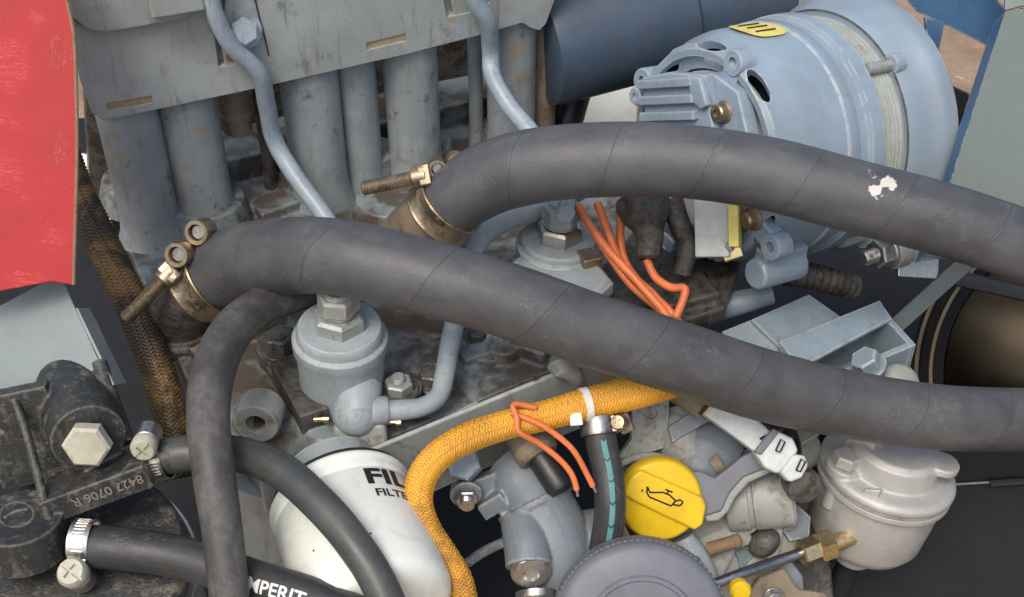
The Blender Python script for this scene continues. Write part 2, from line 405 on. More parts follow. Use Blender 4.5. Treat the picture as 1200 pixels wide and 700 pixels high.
M['redink'] = plain('red_ink', (.30, .05, .03), .5, bump=0)
M['whiteink'] = plain('white_ink', (.62, .62, .62), .6, bump=0)
M['yellow'] = paint('yellow_plastic', (.76, .49, .012), grime=(.34, .22, .03), amt=.08, gs=.03, rough=.36, bump=.12, var=.05, streak=.2)
M['yellowpaint'] = plain('yellow_label', (.70, .58, .14), .5, bump=.05)
M['orange'] = paint('orange_wire', (.68, .17, .055), .45 and (.16, .07, .04), amt=.12, gs=.05, rough=.45, bump=.05)
M['braid'] = paint('orange_braid', (.70, .32, .03), grime=(.20, .11, .03), amt=.12, gs=.02, rough=.5, bump=.05, var=.15, spots=[([(P(500, 615, 44), 34), (P(522, 655, 48), 40), (P(540, 690, 50), 44), (P(552, 725, 50), 44)], 30, (.27, .14, .035))])
M['nylon'] = plain('white_nylon', (.72, .70, .64), .4, bump=.03)
M['connector'] = plain('pale_grey_plastic', (.50, .53, .52), .45, bump=.12)
M['tealink'] = plain('teal_stripe', (.085, .24, .235), .6, bump=0)
M['tan'] = plain('tan_belt', (.30, .235, .15), .7)
M['goldsheen'] = metal('gold_sheen_sheet', (.12, .10, .068), .3, -.6, gs=.002, bump=.0)  # pale gold reflection of a glossy black face put into the base colour
M['brown'] = paint('brown_dusty_iron', (.20, .155, .11), amt=.4, gs=.02, rough=.65, grime=(.08, .055, .035))
M['plate'] = plain('grey_cover_plastic', (.135, .145, .17), .5, bump=.25, bs=.7, var=.08)

# ------------------------------------------------------------------ small builders
def text_mb(body, size, fn, offset=0.0, subdiv=2, align='LEFT', shear=0.0):
    cu = bpy.data.curves.new('t', 'FONT'); cu.body = body; cu.size = size; cu.offset = offset; cu.align_x = align; cu.shear = shear
    cu.resolution_u = 3
    o = bpy.data.objects.new('t', cu); col.objects.link(o)
    dg = bpy.context.evaluated_depsgraph_get(); dg.update()
    me = bpy.data.meshes.new_from_object(o.evaluated_get(dg))
    bm = bmesh.new(); bm.from_mesh(me); bmesh.ops.triangulate(bm, faces=bm.faces)
    for _ in range(subdiv):
        es = [e for e in bm.edges if e.calc_length() > size * .12]
        if es: bmesh.ops.subdivide_edges(bm, edges=es, cuts=1)
        bmesh.ops.triangulate(bm, faces=bm.faces)
    mb = MB(); bm.verts.ensure_lookup_table()
    mb.v = [fn(v.co.x, v.co.y) for v in bm.verts]
    for f in bm.faces: mb.face(tuple(v.index for v in f.verts))
    bm.free(); bpy.data.objects.remove(o, do_unlink=True); bpy.data.meshes.remove(me); bpy.data.curves.remove(cu)
    return mb

def braid_mb(pa, n=18, pitch=70.0, amp=.9, fill=.74):
    """two-over two-under braid: n strands each way, every strand a domed ribbon"""
    mb = MB(); step = 2.6; m_ = int(pa.len / step)
    def rad(d):
        i = min(len(pa.r) - 1, int(d / pa.len * (len(pa.r) - 1))); return pa.r[i]
    for sgn in (1, -1):
        for i in range(n):
            b = len(mb.v); hw = None
            for q in range(m_ + 1):
                d = q * pa.len / m_; r = rad(d)
                th = 2 * pi * (i / n) + sgn * 2 * pi * d / pitch
                ab = 2 * n * th / (2 * pi)
                f = math.cos(2 * pi * ab / 4 + .6); f = max(-1, min(1, f * 1.8))
                off = amp * f * sgn
                w = 2 * pi / n * .5 * fill                      # half-width in angle
                for k_, h in ((-1, -.55), (-.4, .25), (.4, .25), (1, -.55)):
                    # shift across the strand: mostly round the tube, partly along it
                    mb.v.append(pa.at(min(max(d - sgn * k_ * w * r * .38, 0), pa.len), th + k_ * w * .62, off + h * 1.1))
            for q in range(m_):
                for c in range(3):
                    a = b + q * 4 + c; mb.face((a, a + 1, a + 5, a + 4))
    return mb

def bolt(parent, c, axis, r, h, mat, washer=0.0, wmat=None, stud=0.0, sr=.5, rot=.3, name='bolt', smat=None):
    a = axis.normalized(); base = c.copy(); k = kz(c.z)
    ws = None
    if washer:
        ws = True; wb = base; mb = MB(); mb.lathe(base, a, [(0, 0), (washer * .97, 0), (washer, r * .06), (washer, r * .22), (washer * .94, r * .3), (0, r * .3)], 24)
        wmb = mb; base = base + a * r * .28 * k
    mb = MB(); mb.hexa(base, a, r, h, rot=rot)
    o = B(name, mb, mat, parent, ang=25)
    if ws: B('washer', wmb, wmat or mat, o)
    if stud:
        mb = MB(); mb.thread(base + a * h * .9 * k, a, r * sr, stud); B('stud', mb, smat or mat, o)
    return o

def worm_clamp(label, pos, axis, r, w, adir, band, mat_screw, ridges=9, ridge_dir=None, name='hose_clamp', screw_r=None, base=None, flip=1):
    """band with pressed ridges, a housing and a slotted screw; adir = direction (in the plane of the band) where the screw sits"""
    t = thing(name, label, 'hose clamp', pos, 'worm drive clamps on the thin hoses')
    a = axis.normalized(); k = kz(pos.z); u = (adir - a * adir.dot(a)).normalized(); v = a.cross(u) * flip
    mb = MB(); mb.lathe(pos, a, [(r - .6, -w), (r + 1.6, -w * 1.02), (r + 1.0, -w * .8), (r + .6, 0), (r + 1.0, w * .8), (r + 1.6, w * 1.02), (r - .6, w), (r - .6, -w)], 48)
    bd = B('band', mb, band, t, ang=60)
    mb = MB()
    for i in range(ridges):
        th = (i - ridges / 2) * .17 + (ridge_dir or 0.0)
        d = u * math.cos(th) + v * math.sin(th); tt = -u * math.sin(th) + v * math.cos(th)
        mb.box(pos + d * (r + 1.1) * k, d, tt + a * .25, a, .9, r * .045, w * .62)
    B('band_ridges', mb, band, bd, bevel=.4)
    sr = screw_r or w * .8
    c = pos + u * (r + sr * .75) * k
    mb = MB(); mb.lathe(c - v * sr * 1.0 * k, v, [(0, 0), (sr * .95, 0), (sr, sr * .15), (sr, sr * 1.5), (sr * .9, sr * 1.6), (0, sr * 1.6)], 24)
    mb.box(pos + u * (r + sr * .1) * k, v, a, u, sr * 1.1, w * .95, sr * .35)
    B('housing', mb, band, t, bevel=.8)
    hx = c + v * sr * .7 * k
    cut = MB(); cut.box(hx + v * sr * 1.15 * k, a + u * .6, v, a.cross(v) , sr * 1.5, sr * .3, sr * .12)
    cut2 = MB(); cut2.box(hx + v * sr * 1.15 * k, a * .6 - u, v, (a * .6 - u).cross(v), sr * .55, sr * .3, sr * .12)
    mb = MB(); mb.lathe(hx, v, [(0, -sr * .3), (sr * .85, -sr * .3), (sr * 1.02, 0), (sr * 1.05, sr * .7), (sr * .85, sr * 1.05), (0, sr * 1.12)], 20)
    B('screw', mb, mat_screw, t, cut=[cut, cut2])
    return t

# ------------------------------------------------------------------ the setting
gm = NG('bare_earth'); n1 = gm.noise(.004, 8, .7); n2 = gm.noise(.02, 6, .6, off=3)
gc = gm.mix(gm.ramp(n1, .3, .7), (.20, .135, .085), (.33, .235, .155)); gc = gm.mix(gm.ramp(n2, .62, .75), gc, (.46, .38, .30))
gm.l(gc, gm.b.inputs['Base Color']); gm.b.inputs['Roughness'].default_value = .9; gm.bump(n2, .6, 12)
me = bpy.data.meshes.new('ground'); me.from_pydata([(-60, -60, 0), (60, -60, 0), (60, 120, 0), (-60, 120, 0)], [], [(0, 1, 2, 3)])
o = bpy.data.objects.new('ground', me); col.objects.link(o); me.materials.append(gm.m); o['kind'] = 'structure'

mb = MB()   # dark sheet added below everything to block ground light and keep gaps dark
pts = [onplane(x, y, DK0 - EU * 520, EU) for x, y in ((-350, 130), (700, 150), (800, 240), (1500, 240), (1500, 900), (-350, 900))]
mb.prism(pts, -EU * 6)
B('added_dark_sheet', mb, M['dark'], base=pts[0], kind='structure')

# dark sheet at the lower right
bp0 = P(1120, 600, -400); bpn = V(-.15, -.15, .97).normalized()
mb = MB(); mb.prism([onplane(x, y, bp0, bpn) for x, y in ((930, 486), (1300, 470), (1300, 800), (930, 800))], -bpn * 6)
t = thing('engine_bay_side', 'black gloss side sheet behind the aluminium bowl at lower right', 'panel', bp0)
B('sheet', mb, M['darkgloss'], t)
mb = MB(); mb.tube([onplane(x, y, bp0 + bpn * 6, bpn) for x, y in ((1085, 570), (1130, 567), (1165, 565))], 1.6, 8)
B('edge_wire', mb, M['steel'], t)
mb = MB(); mb.tube([onplane(x, y, bp0 + bpn * 8, bpn) for x, y in ((1160, 567), (1230, 562))], 5, 8); B('cable', mb, M['blackp'], t)

# ------------------------------------------------------------------ engine block and head
blk = thing('engine_block', 'grey blue painted engine block with oil stained deck', 'engine', FR(420, 760))
def vwall(p, h): return p - EU * h
dkp = [DK(*q) for q in ((112, 148), (150, 290), (246, 505), (300, 548), (384, 543), (470, 507), (560, 470), (640, 437), (720, 404), (800, 372), (835, 330), (800, 235), (668, 165), (640, 60), (300, 90))]
mb = MB(); mb.prism(dkp, -EU * 42)
# raised pads, saddles and ridges of the head
def pad(px, py, r, h, taper=.8, n=28): mb.lathe(DK(px, py, -6), EU, [(0, 0), (r, 0), (r * taper, h + 6), (0, h + 6)], n)
for a in ((168, 232, 52, 26), (250, 262, 50, 30), (372, 222, 48, 26), (440, 208, 34, 34), (492, 196, 46, 30), (608, 172, 52, 26),
          (205, 268, 34, 30), (210, 372, 62, 22), (300, 380, 40, 16), (462, 262, 52, 34), (560, 232, 46, 24), (520, 300, 50, 20),
          (405, 486, 74, 10), (466, 466, 30, 14), (332, 424, 30, 18), (650, 352, 66, 12), (590, 420, 22, 16), (300, 505, 30, 20)): pad(*a)
for (x0, y0, x1, y1, w, h) in ((300, 250, 350, 232, 22, 16), (285, 300, 420, 262, 30, 10), (540, 420, 640, 392, 14, 12), (330, 430, 380, 500, 20, 16), (560, 392, 640, 420, 8, 18), (180, 420, 240, 395, 16, 10)):
    p, q = DK(x0, y0, h / 2), DK(x1, y1, h / 2); d = q - p
    mb.box((p + q) / 2, d, EU.cross(d), EU, d.length / 2, w, h * .7, app=False)
la_, lb_ = DK(165, 214, 16), DK(610, 104, 16); mb.box((la_ + lb_) / 2, lb_ - la_, EO, EU, (lb_ - la_).length / 2, 44, 30, app=False)
B('cylinder_head', mb, M['deck'], blk, remesh=2.6, sm=5)
# near flange and side wall
fl = [FR(*q) for q in ((300, 549), (384, 544), (470, 508), (560, 471), (640, 438), (718, 406), (790, 378))]
mb = MB(); mb.prism(fl + [v - EU * 72 for v in fl[::-1]], EO * 7 - EU * 0)
B('near_flange', mb, M['block'], blk, bevel=4, seg=3)
w0 = [FR(x, y, -14) - EU * 44 for x, y in ((235, 530), (300, 556), (384, 550), (500, 505))]
mb = MB(); mb.prism(w0 + [v - EU * 420 for v in w0[::-1]], -EO * 60)
B('side_wall', mb, M['block'], blk)
w1 = [FR(x, y, -14) - EU * 44 for x, y in ((500.5, 505), (560, 478), (720, 412), (800, 382))]
mb = MB(); mb.prism(w1 + [v - EU * 70 for v in w1[::-1]], -EO * 60); B('side_wall', mb, M['block'], blk)
mb = MB(); q = [FR(500, 532, 2), FR(507, 515, 2), FR(530, 500, 2), FR(566, 483, 2), FR(572, 490, 2), FR(540, 508, 2), FR(520, 522, 2), FR(512, 540, 2)]
mb.prism(q, -EO * 22); B('side_rib', mb, M['block'], blk, bevel=2)
for px, py in ((627, 442),):
    mb = MB(); mb.lathe(FR(px, py, 6), EO, [(0, 0), (4.5, 0), (4.5, 1.6), (0, 1.6)], 14); B('plug', mb, M['dirtbolt'], blk)
# little stud ends on the saddle pads
for px, py in ((201, 246), (447, 183)):
    c = DK(px, py, 26); mb = MB(); mb.lathe(c, EU, [(0, 0), (7, 0), (7, 6), (4.4, 6), (4.4, 3), (0, 3)], 18); B('stud_socket', mb, M['dirtbolt'], blk)
# hollow boss by the thin hose
mb = MB(); c = P(300, 497, -30); a = V(-.1, -.55, .83)
mb.lathe(c - a * 34, a, [(27, 0), (27, 30), (25, 34), (13, 34), (11, 30), (11, 4), (0, 4)], 30); B('hollow_boss', mb, M['palecast'], blk)
# dark wall added behind the runners, its colour standing for the shaded gaps
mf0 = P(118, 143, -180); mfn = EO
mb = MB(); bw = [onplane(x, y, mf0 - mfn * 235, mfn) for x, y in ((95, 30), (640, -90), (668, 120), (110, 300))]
mb.prism(bw, -mfn * 30); B('dark_gap_backing', mb, M['oily'], blk)

# ------------------------------------------------------------------ intake manifold with its runners
mf = thing('intake_manifold', 'grey blue cast manifold with vertical runners along the top', 'manifold', mf0)
def MF(px, py, off=0): return onplane(px, py, mf0 + mfn * off, mfn)
out = [(70, -60), (88, 60), (93, 92), (108, 132), (120, 142), (140, 138), (300, 104), (480, 63), (560, 42), (612, 27), (622, 33), (632, 36), (640, 28), (648, 6), (672, -60)]
cuts = []
for poly in (((258, 82), (252, 40), (262, -40), (292, -40), (318, 70), (314, 76)), ((526, 24), (514, -40), (572, -40), (576, 6), (570, 14))):
    c = MB(); c.prism([MF(x, y, 8) for x, y in poly], -mfn * 26); cuts.append(c)
slots = []
for (x0, y0, x1, y1) in ((126, 126, 178, 117), (430, 55, 476, 44)):
    p, q = MF(x0, y0), MF(x1, y1); d = q - p; c = MB(); c.box((p + q) / 2, d, d.cross(EO), EO, d.length / 2, 5.5, 5, app=False); cuts.append(c); slots.append((p, q, 0))
M['marktan'] = paint('tan_primer', (.34, .27, .18), amt=.3, gs=.06, rough=.7, grime=(.16, .09, .05))
tan_ = (.30, .24, .16)
M['manifold'] = paint('manifold_paint', (.315, .33, .345), amt=.2, gs=.012, rough=.4, rust=.06, bump=.35, wear=.7, wearc=(.34, .28, .2), streak=.45, spots=[([(MF(258, 84), 9), (MF(317, 76), 10), (MF(300, 30), 7), (MF(528, 24), 9), (MF(576, 12), 9), (MF(595, 12), 14), (MF(245, 72), 8), (MF(150, 112), 7), (MF(470, 58), 7), (MF(90, 28), 10), (MF(640, 10), 12)], 8, tan_)])
M['runner'] = paint('runner_paint', (.275, .295, .32), amt=.3, rough=.36, gs=.022, streak=.28, bump=.4, spots=[([(MF(236, 152, -10), 16), (MF(130, 160, -10), 14), (MF(138, 185, -14), 12), (MF(604, 60, -10), 26), (MF(612, 90, -18), 22), (MF(598, 110, -20), 14), (MF(415, 106, -40), 9), (MF(488, 84, -10), 8), (MF(490, 110, -20), 7), (MF(364, 190, -60), 16)], 10, (.27, .20, .11))])
mb = MB(); mb.prism([MF(x, y) for x, y in out], -mfn * 75)
plen = B('plenum', mb, M['manifold'], mf, cut=cuts, bevel=5, seg=3)
# upper cover with its curved lower lip
mb = MB(); mb.prism([MF(x, y, -6) for x, y in ((60, -70), (84, 14), (100, 28), (118, 33), (150, 28), (185, 22), (215, 16), (240, 2), (250, -70))], mfn * 20)
B('upper_cover', mb, M['manifold'], mf, bevel=6, seg=4)
mb = MB(); mb.tube([MF(x, y, 6) for x, y in ((84, 20), (100, 31), (118, 36), (150, 31), (185, 25), (215, 19), (238, 7))], 2.2, 10); B('gasket_edge', mb, M['gold'], mf)
mb = MB(); mb.box(MF(205, -6, 22), EX, EU, EO, 32, 22, 12); B('cover_pad', mb, M['manifold'], mf, bevel=5, seg=3)
for s0_, s1_, n0_ in slots:
    d = s1_ - s0_; mb = MB(); mb.box((s0_ + s1_) / 2 - EO * 6, d, d.cross(EO), EO, d.length / 2 + 1, 7, 3.5, app=False); B('casting_mark', mb, M['marktan'], plen, bevel=2)
# clamp tabs with bolts in the notches
for i, (px, py, tx, ty) in enumerate(((288, 54, 290, 62), (546, 2, 548, 6))):
    mb = MB()
    poly = ((262, 74), (256, 40), (266, -30), (290, -30), (314, 66), (308, 72)) if i == 0 else ((530, 19), (520, -30), (566, -30), (572, 4), (566, 10))
    mb.prism([MF(x, y, -14) for x, y in poly], mfn * 12); B('pipe_tab', mb, M['manifold'], mf, bevel=2)
    if i == 0:
        bolt(mf, MF(284, 36, -2), (EO * .8 + EU * .35), 17, 18, M['pipe'], washer=23, wmat=M['pipe'], rot=.1)
        mb = MB(); mb.lathe(MF(270, 66, -2), EO, [(0, 0), (6, 0), (6, 2), (0, 2)], 12); B('rust_spot_plug', mb, M['rust'], mf)
def runner(px, py, r, off=-50, flare=1.0, mat='runner', bot=None):
    top = MF(px, py - 14, off); top = top + EU * 12
    h = (top - DK0).dot(EU); k = kz(top.z)
    mb = MB(); b = top - EU * (h + 2)
    R_ = r * k
    mb.lathe(b, EU, [(0, 0), (R_ * 1.22 * flare, 0), (R_ * 1.10 * flare, 14), (R_ * 1.02, 34), (R_ * .99, 60), (R_, h * .8), (R_, h), (0, h)], 40, k=1.0)
    B('runner', mb, M[mat], mf, ang=60)
runner(147, 135, 37); runner(216, 120, 35); runner(360, 90, 35); runner(414, 78, 25, off=-60); runner(479, 62, 33); runner(599, 34, 30); runner(637, 24, 17, off=-62, mat='brown')
runner(556, 45, 9, off=-95); runner(300, 104, 8, off=-105, mat='oily'); runner(338, 96, 12, off=-100, mat='runner')
mb = MB(); c = MF(275, 128, -90); mb.lathe(c, -EU, [(0, -30), (19, -30), (19, 0), (21, 2), (21, 8), (18, 10), (18, 26), (12, 30), (0, 30)], 24); B('drain_plug', mb, M['brown'], mf)

# fine pipes clipped to the manifold
def pipe(name, pts, r, mat, label, cat='pipe', group=None, n=16, step=4):
    mb = MB(); mb.tube(pts, r, n, step); return B(name, mb, mat, base=pts[-1], label=label, cat=cat, group=group)
pl = [MF(243, -40, 26), MF(250, 10, 26), MF(270, 52, 24), MF(303, 85, 20), MF(313, 125, 2), MF(322, 165, -6)]
z1 = pl[-1].z
pl += [P(345, 205, z1 - 6), P(378, 250, z1 + 2), P(398, 285, z1 + 20), P(406, 320, z1 + 50), P(407, 352, -42)]
pipe('fuel_pipe', pl, 10.5, M['pipe'], 'bent grey fuel pipe running down past the left notch bolt', group='steel injector pipes')
pl = [MF(540, -50, 26), MF(556, 0, 26), MF(571, 25, 22), MF(575, 60, 6)]
z1 = pl[-1].z
pl += [P(577, 88, z1 - 8), P(595, 122, z1 - 4), P(620, 152, z1 + 10), P(648, 190, z1 + 30), P(663, 218, z1 + 40), P(663, 250, DK(655, 330, 88).z)]
pipe('fuel_pipe', pl, 10.5, M['pipe'], 'bent grey fuel pipe crossing the rusty right runner', group='steel injector pipes')

# blue intake duct behind, right of the manifold
d0 = P(735, 28, -480); dax = V(.93, .28, -.25).normalized()
mb = MB(); mb.lathe(d0, dax, [(60, -115), (70, -112), (72, -100), (72, 60), (66, 66), (66, 190), (0, 190)], 48)
B('intake_duct', mb, M['duct'], base=d0, label='dark blue round intake duct beside the manifold end', cat='duct')
mb = MB(); mb.box(P(850, -8, -560), V(1, .2, -.2), V(-.2, 1, .3), V(0, -.3, 1), 70, 50, 30)
B('blue_cover', mb, M['navy'], base=P(850, 20, -560), bevel=6, label='navy sheet cover behind the alternator at top edge', cat='cover')
# white sheet added to stand for bright ground and sky behind the gap
mb = MB(); mb.prism([P(x, y, -900) for x, y in ((640, 80), (748, 76), (742, 210), (640, 210))], V(0, .2, -1) * 5)
B('bright_backdrop', mb, M['white'], base=P(700, 200, -900), label='white sheet added for the bright background in the gap left of the alternator', cat='panel')
mb = MB(); mb.lathe(P(668, 130, -560), V(.2, .9, .2), [(0, -70), (14, -70), (16, -40), (20, 20), (16, 40), (0, 44)], 24)
B('rubber_boot', mb, M['blackp'], base=P(668, 190, -560), label='black rubber boot beside the added white sheet', cat='boot')
mb = MB(); mb.prism([P(86, 178, -520), P(112, 184, -520), P(132, 268, -520), P(86, 256, -520)], V(0, .3, -1) * 5)  # white strip added to stand for the bright background beyond
B('bright_backdrop_strip', mb, M['white'], base=P(110, 250, -520), label='white strip added for the bright background right of the red panel', cat='panel')

# ------------------------------------------------------------------ right: panels, drum, brackets
rp0 = P(1180, 150, -150); rpn = V(-.30, .12, .94).normalized()
t = thing('side_panel', 'pale grey green sheet panel with folded edge at right', 'panel', rp0)
def RP(px, py, off=0): return onplane(px, py, rp0 + rpn * off, rpn)
cuts = []
for px in (1187, 1196):
    c = MB(); c.lathe(RP(px, 14, -8), rpn, [(0, 0), (2.6, 0), (2.6, 16), (0, 16)], 12); cuts.append(c)
mb = MB(); mb.prism([RP(x, y) for x, y in ((1178, 14), (1260, -8), (1260, 330), (1085, 300), (1113, 218))], -rpn * 4); B('face', mb, M['panelright'], t, cut=cuts)
edge = V(-.1, -.25, -1)
mb = MB(); a_, b_ = RP(1178, 14, -1), RP(1085, 300, -1); mb.prism([a_, b_, b_ + edge * 34, a_ + edge * 34], V(1, .2, 0) * 3); B('fold', mb, M['navy'], t)
mb = MB(); a_, b_ = RP(1178, 12, -1), RP(1270, -12, -1); mb.prism([a_, b_, b_ + V(-.1, .9, .2) * 80, a_ + V(-.1, .9, .2) * 80], V(0, -.2, -1) * 4); B('top_flange', mb, M['panel'], t)
nv0 = P(1165, 50, -290); nvn = V(-.2, -.5, .8).normalized()
mb = MB(); mb.prism([onplane(x, y, nv0, nvn) for x, y in ((1050, -14), (1074, 14), (1108, 30), (1162, 57), (1172, 48), (1180, 12), (1140, -30), (1060, -40))], -nvn * 6)
B('blue_crossbar', mb, M['navy'], base=nv0, bevel=1, label='navy blue sheet crossbar meeting the grey green panel', cat='crossbar')
mb = MB(); mb.prism([P(1084, 20, -420), P(1108, 26, -420), P(1098, 70, -430), P(1090, 80, -430)], V(0, 0, -8)); B('bracket_web', mb, M['navy'], base=P(1090, 60, -420), label='small blue web under the navy crossbar', cat='bracket')
mb = MB(); mb.prism([P(1112, 98, -400), P(1138, 110, -390), P(1136, 150, -390), P(1122, 200, -400), P(1108, 210, -420), P(1100, 130, -430)], V(.1, .1, -1) * 30)
B('rubber_flap', mb, M['blackp'], base=P(1120, 200, -400), bevel=4, label='black rubber flap between alternator and green panel', cat='flap')
# strut below the upper hose
s0, s1 = P(1132, 308, -240), P(1050, 382, -300)
d = s1 - s0; mb = MB(); mb.box((s0 + s1) / 2, d, d.cross(V(0, 0, 1)), d.cross(V(0, 0, 1)).cross(d), d.length / 2, 11, 3, app=False)
B('flat_strut', mb, M['panel'], base=s1, bevel=1, label='flat grey green strut below the upper hose at right', cat='strut')
# drum
dr0 = P(1290, 440, -470); dra = V(-.22, -.12, .97)
t = thing('drum', 'large black drum with bronze painted on its face at right edge', 'drum', dr0)
mb = MB(); mb.lathe(dr0, dra, [(0, -70), (205, -70), (205, -10), (202, -4), (190, 0), (176, 0), (174, -8), (0, -10)], 96); B('shell', mb, M['dark'], t)
mb = MB(); mb.lathe(dr0, dra, [(204, -6), (208, -6), (209, -3), (206, -1), (204, -6)], 96); B('outer_band', mb, M['tan'], t)
mb = MB(); mb.lathe(dr0, dra, [(188, -1), (192, -1), (192.5, 1), (189, 2), (188, -1)], 96); B('inner_band', mb, M['tan'], t)
mb = MB(); mb.lathe(dr0, dra, [(0, 44), (40, 41), (90, 30), (140, 13), (168, 1), (174, -2), (174, -6)], 96); B('face', mb, M['goldsheen'], t)  # reflection colour is in the material; domed so the top catches sky
mb = MB(); p0_, p1_ = P(1120, 326, -400), P(1230, 350, -400)
mb.box((p0_ + p1_) / 2, p1_ - p0_, V(0, 1, .2), V(0, -.2, 1), 60, 9, 8); B('guard_rail', mb, M['blackp'], base=p1_, bevel=3, label='black guard rail above the bronze drum face', cat='rail')
# slotted adjuster with big bolt
ax = V(-.88, -.26, .40).normalized(); c0 = P(1046, 292, -235)
t = thing('adjuster_bracket', 'steel slotted adjuster strap with large bolt under upper hose', 'bracket', c0)
mb = MB(); mb.lathe(c0, ax, [(0, -14), (24, -14), (24, 4), (21, 8), (0, 8)], 28)
mb.box(c0 + V(34, 2, -14), V(.95, .1, -.3), V(-.1, 1, .2), V(.3, 0, 1), 30, 16, 9); B('lug', mb, M['palecast'], t, bevel=3)
bolt(t, c0 + ax * 8, ax, 18, 14, M['steel'], washer=21, stud=22, sr=.55, name='nut')
cut = MB(); cut.box(P(1082, 298, -255), V(.95, .12, -.2), V(-.1, 1, .1), V(.2, 0, 1), 14, 6, 20)
mb = MB(); mb.box(P(1075, 306, -255), V(.95, -.05, -.2), V(0, 1, .1), V(.2, 0, 1), 26, 20, 4); B('strap', mb, M['zinc'], t, cut=[cut], bevel=3)
# corrugated hose end in shadow
mb = MB(); pa = Path([P(900, 318, -330), P(940, 322, -335), P(975, 330, -350), P(1000, 338, -370)], 1.5, 15 * 1.22)
mb.sweep(pa, 20, True, prof=lambda s_, a: 1 + .07 * math.sin(s_ * .55)); B('corrugated_hose', mb, M['oily'], base=pa.p[0], label='short dark corrugated hose under the alternator', cat='hose')
mb = MB(); mb.tube([P(905, 345, -300), P(860, 357, -300), P(826, 366, -310)], [12, 15, 16], 18); B('spacer_rod', mb, M['bracketblue'], base=P(826, 366, -310), bevel=3, label='grey blue round spacer rod left of the channel bracket', cat='rod')
# channel bracket
cb = thing('channel_bracket', 'grey blue open channel bracket above the lower hose', 'bracket', P(980, 430, -260))
def CB(px, py, h): return onplane(px, py, P(980, 400, -250) + EU * h, EU)
mb = MB(); mb.prism([P(880, 374, -262), P(948, 344, -300), P(988, 372, -272), P(916, 410, -232)], V(-.05, -.35, -.5) * 60); B('mount_block', mb, M['bracketblue'], cb, bevel=3)
mb = MB(); mb.prism([P(845, 388, -270), P(885, 372, -270), P(918, 408, -236), P(880, 430, -240)], V(0, -.4, -.5) * 50); B('foot', mb, M['bracketblue'], cb, bevel=3)
A0, A1, A2, A3 = P(912, 404, -225), P(1030, 356, -260), P(1074, 404, -215), P(950, 456, -180)
dn = -EU * 84
def plate(name, q, vec, bev=1.5): m_ = MB(); m_.prism(q, vec); B(name, m_, M['bracketblue'], cb, bevel=bev)
inn = (A2 - A1).normalized() * 9
plate('back_wall', [A0, A1, A1 + dn, A0 + dn], inn)
plate('end_wall', [A1 + inn, A2, A2 + dn, A1 + inn + dn], (A0 - A1).normalized() * 9)
plate('near_wall', [A2 + (A0 - A1).normalized() * 9, A3, A3 + dn, A2 + (A0 - A1).normalized() * 9 + dn], -inn)
plate('bottom', [A0 + dn, A1 + dn, A2 + dn, A3 + dn], -EU * 8)
plate('top_plate', [A0 + EU * .6, A1 + EU * .6, A1.lerp(A2, .42) + EU * .6 - V(4, 2, 0), A0.lerp(A3, .62) + EU * .6], EU * 6)
plate('inner_lip', [A0 + inn + EU * 1, A1 + inn + EU * 1, A1 + inn * 1.8 - EU * 4, A0 + inn * 1.8 - EU * 4], -EU * 3)
bolt(cb, P(1020, 432, -180), V(-.5, .6, .5), 17, 18, M['bracketblue'], washer=21)
mb = MB(); mb.sphere(P(1052, 452, -190), 26, sq=(1, 1, .6)); B('cap', mb, M['palecast'], cb)

# ------------------------------------------------------------------ alternator
AX = V(.84, .21, -.50).normalized(); C0 = P(820, 180, -230); K0 = kz(C0.z)
al = thing('alternator', 'large pale blue painted alternator with finned regulator at top right', 'alternator', C0)
def AR(px, py, off=0): return onplane(px, py, C0 - AX * off, AX)          # on the rear face, off outwards
AU = (EU - AX * EU.dot(AX)).normalized(); AV = AX.cross(AU)
def AP(t_, r, ang): return C0 + (AX * t_ + (AU * math.cos(ang) + AV * math.sin(ang)) * r) * K0
cuts = []
for i in range(9):
    th = 2 * pi * i / 9 + .45
    c = MB(); cc = AP(9, 126, th); rd = (AU * math.cos(th) + AV * math.sin(th)); tg = AX.cross(rd)
    c.lathe(cc - (rd - AX * .5) * 20, (rd - AX * .6), [(0, 0), (24, 0), (24, 50), (0, 50)], 20, ell=.36, ref=tg); cuts.append(c)
mb = MB(); mb.lathe(C0, AX, [(98, 12), (110, 10), (113, 0), (121, -1), (127, 4), (130, 20), (136, 34), (139, 48), (141, 128), (147, 130), (148, 148), (142, 151), (132, 152), (131, 50), (121, 22), (118, 17), (98, 16), (98, 12)], 96)
B('rear_frame', mb, M['alt'], al, cut=cuts, ang=30)
mb = MB(); mb.lathe(C0, AX, [(0, 40), (104, 40), (112, 50), (112, 150), (0, 150)], 48); B('windings', mb, M['dark'], al)
mb = MB(); mb.lathe(C0, AX, [(0, 26), (99, 26), (99, 30), (0, 30)], 64); B('rear_plate', mb, M['stator'], al)
mb = MB(); mb.lathe(C0, AX, [(100, 152), (139, 154), (140, 188), (100, 190), (100, 152)], 96); B('stator_band', mb, M['stator'], al)
mb = MB()
for i in range(5): mb.lathe(C0, AX, [(139.6, 158 + i * 6), (140.6, 158.6 + i * 6), (140.6, 159.6 + i * 6), (139.6, 160.2 + i * 6), (139.6, 158 + i * 6)], 96)
B('band_edges', mb, M['stator'], al)
mb = MB(); mb.lathe(C0, AX, [(120, 187), (147, 187), (149, 190), (153, 205), (158, 222), (163, 228), (166, 236), (166, 250), (160, 258), (120, 262), (50, 266), (0, 266)], 96); B('front_frame', mb, M['alt'], al, ang=30)
mb = MB(); mb.lathe(C0, AX, [(146.5, 185.6), (148.3, 186.1), (148.3, 187.2), (146.5, 187.6), (146.5, 185.6)], 96); B('seam', mb, M['oily'], al)
# long ribs on the rear frame
mb = MB(); mb.lathe(C0, AX, [(140, 96), (143, 98), (143.5, 112), (141, 116), (140, 96)], 96); B('frame_step', mb, M['alt'], al)
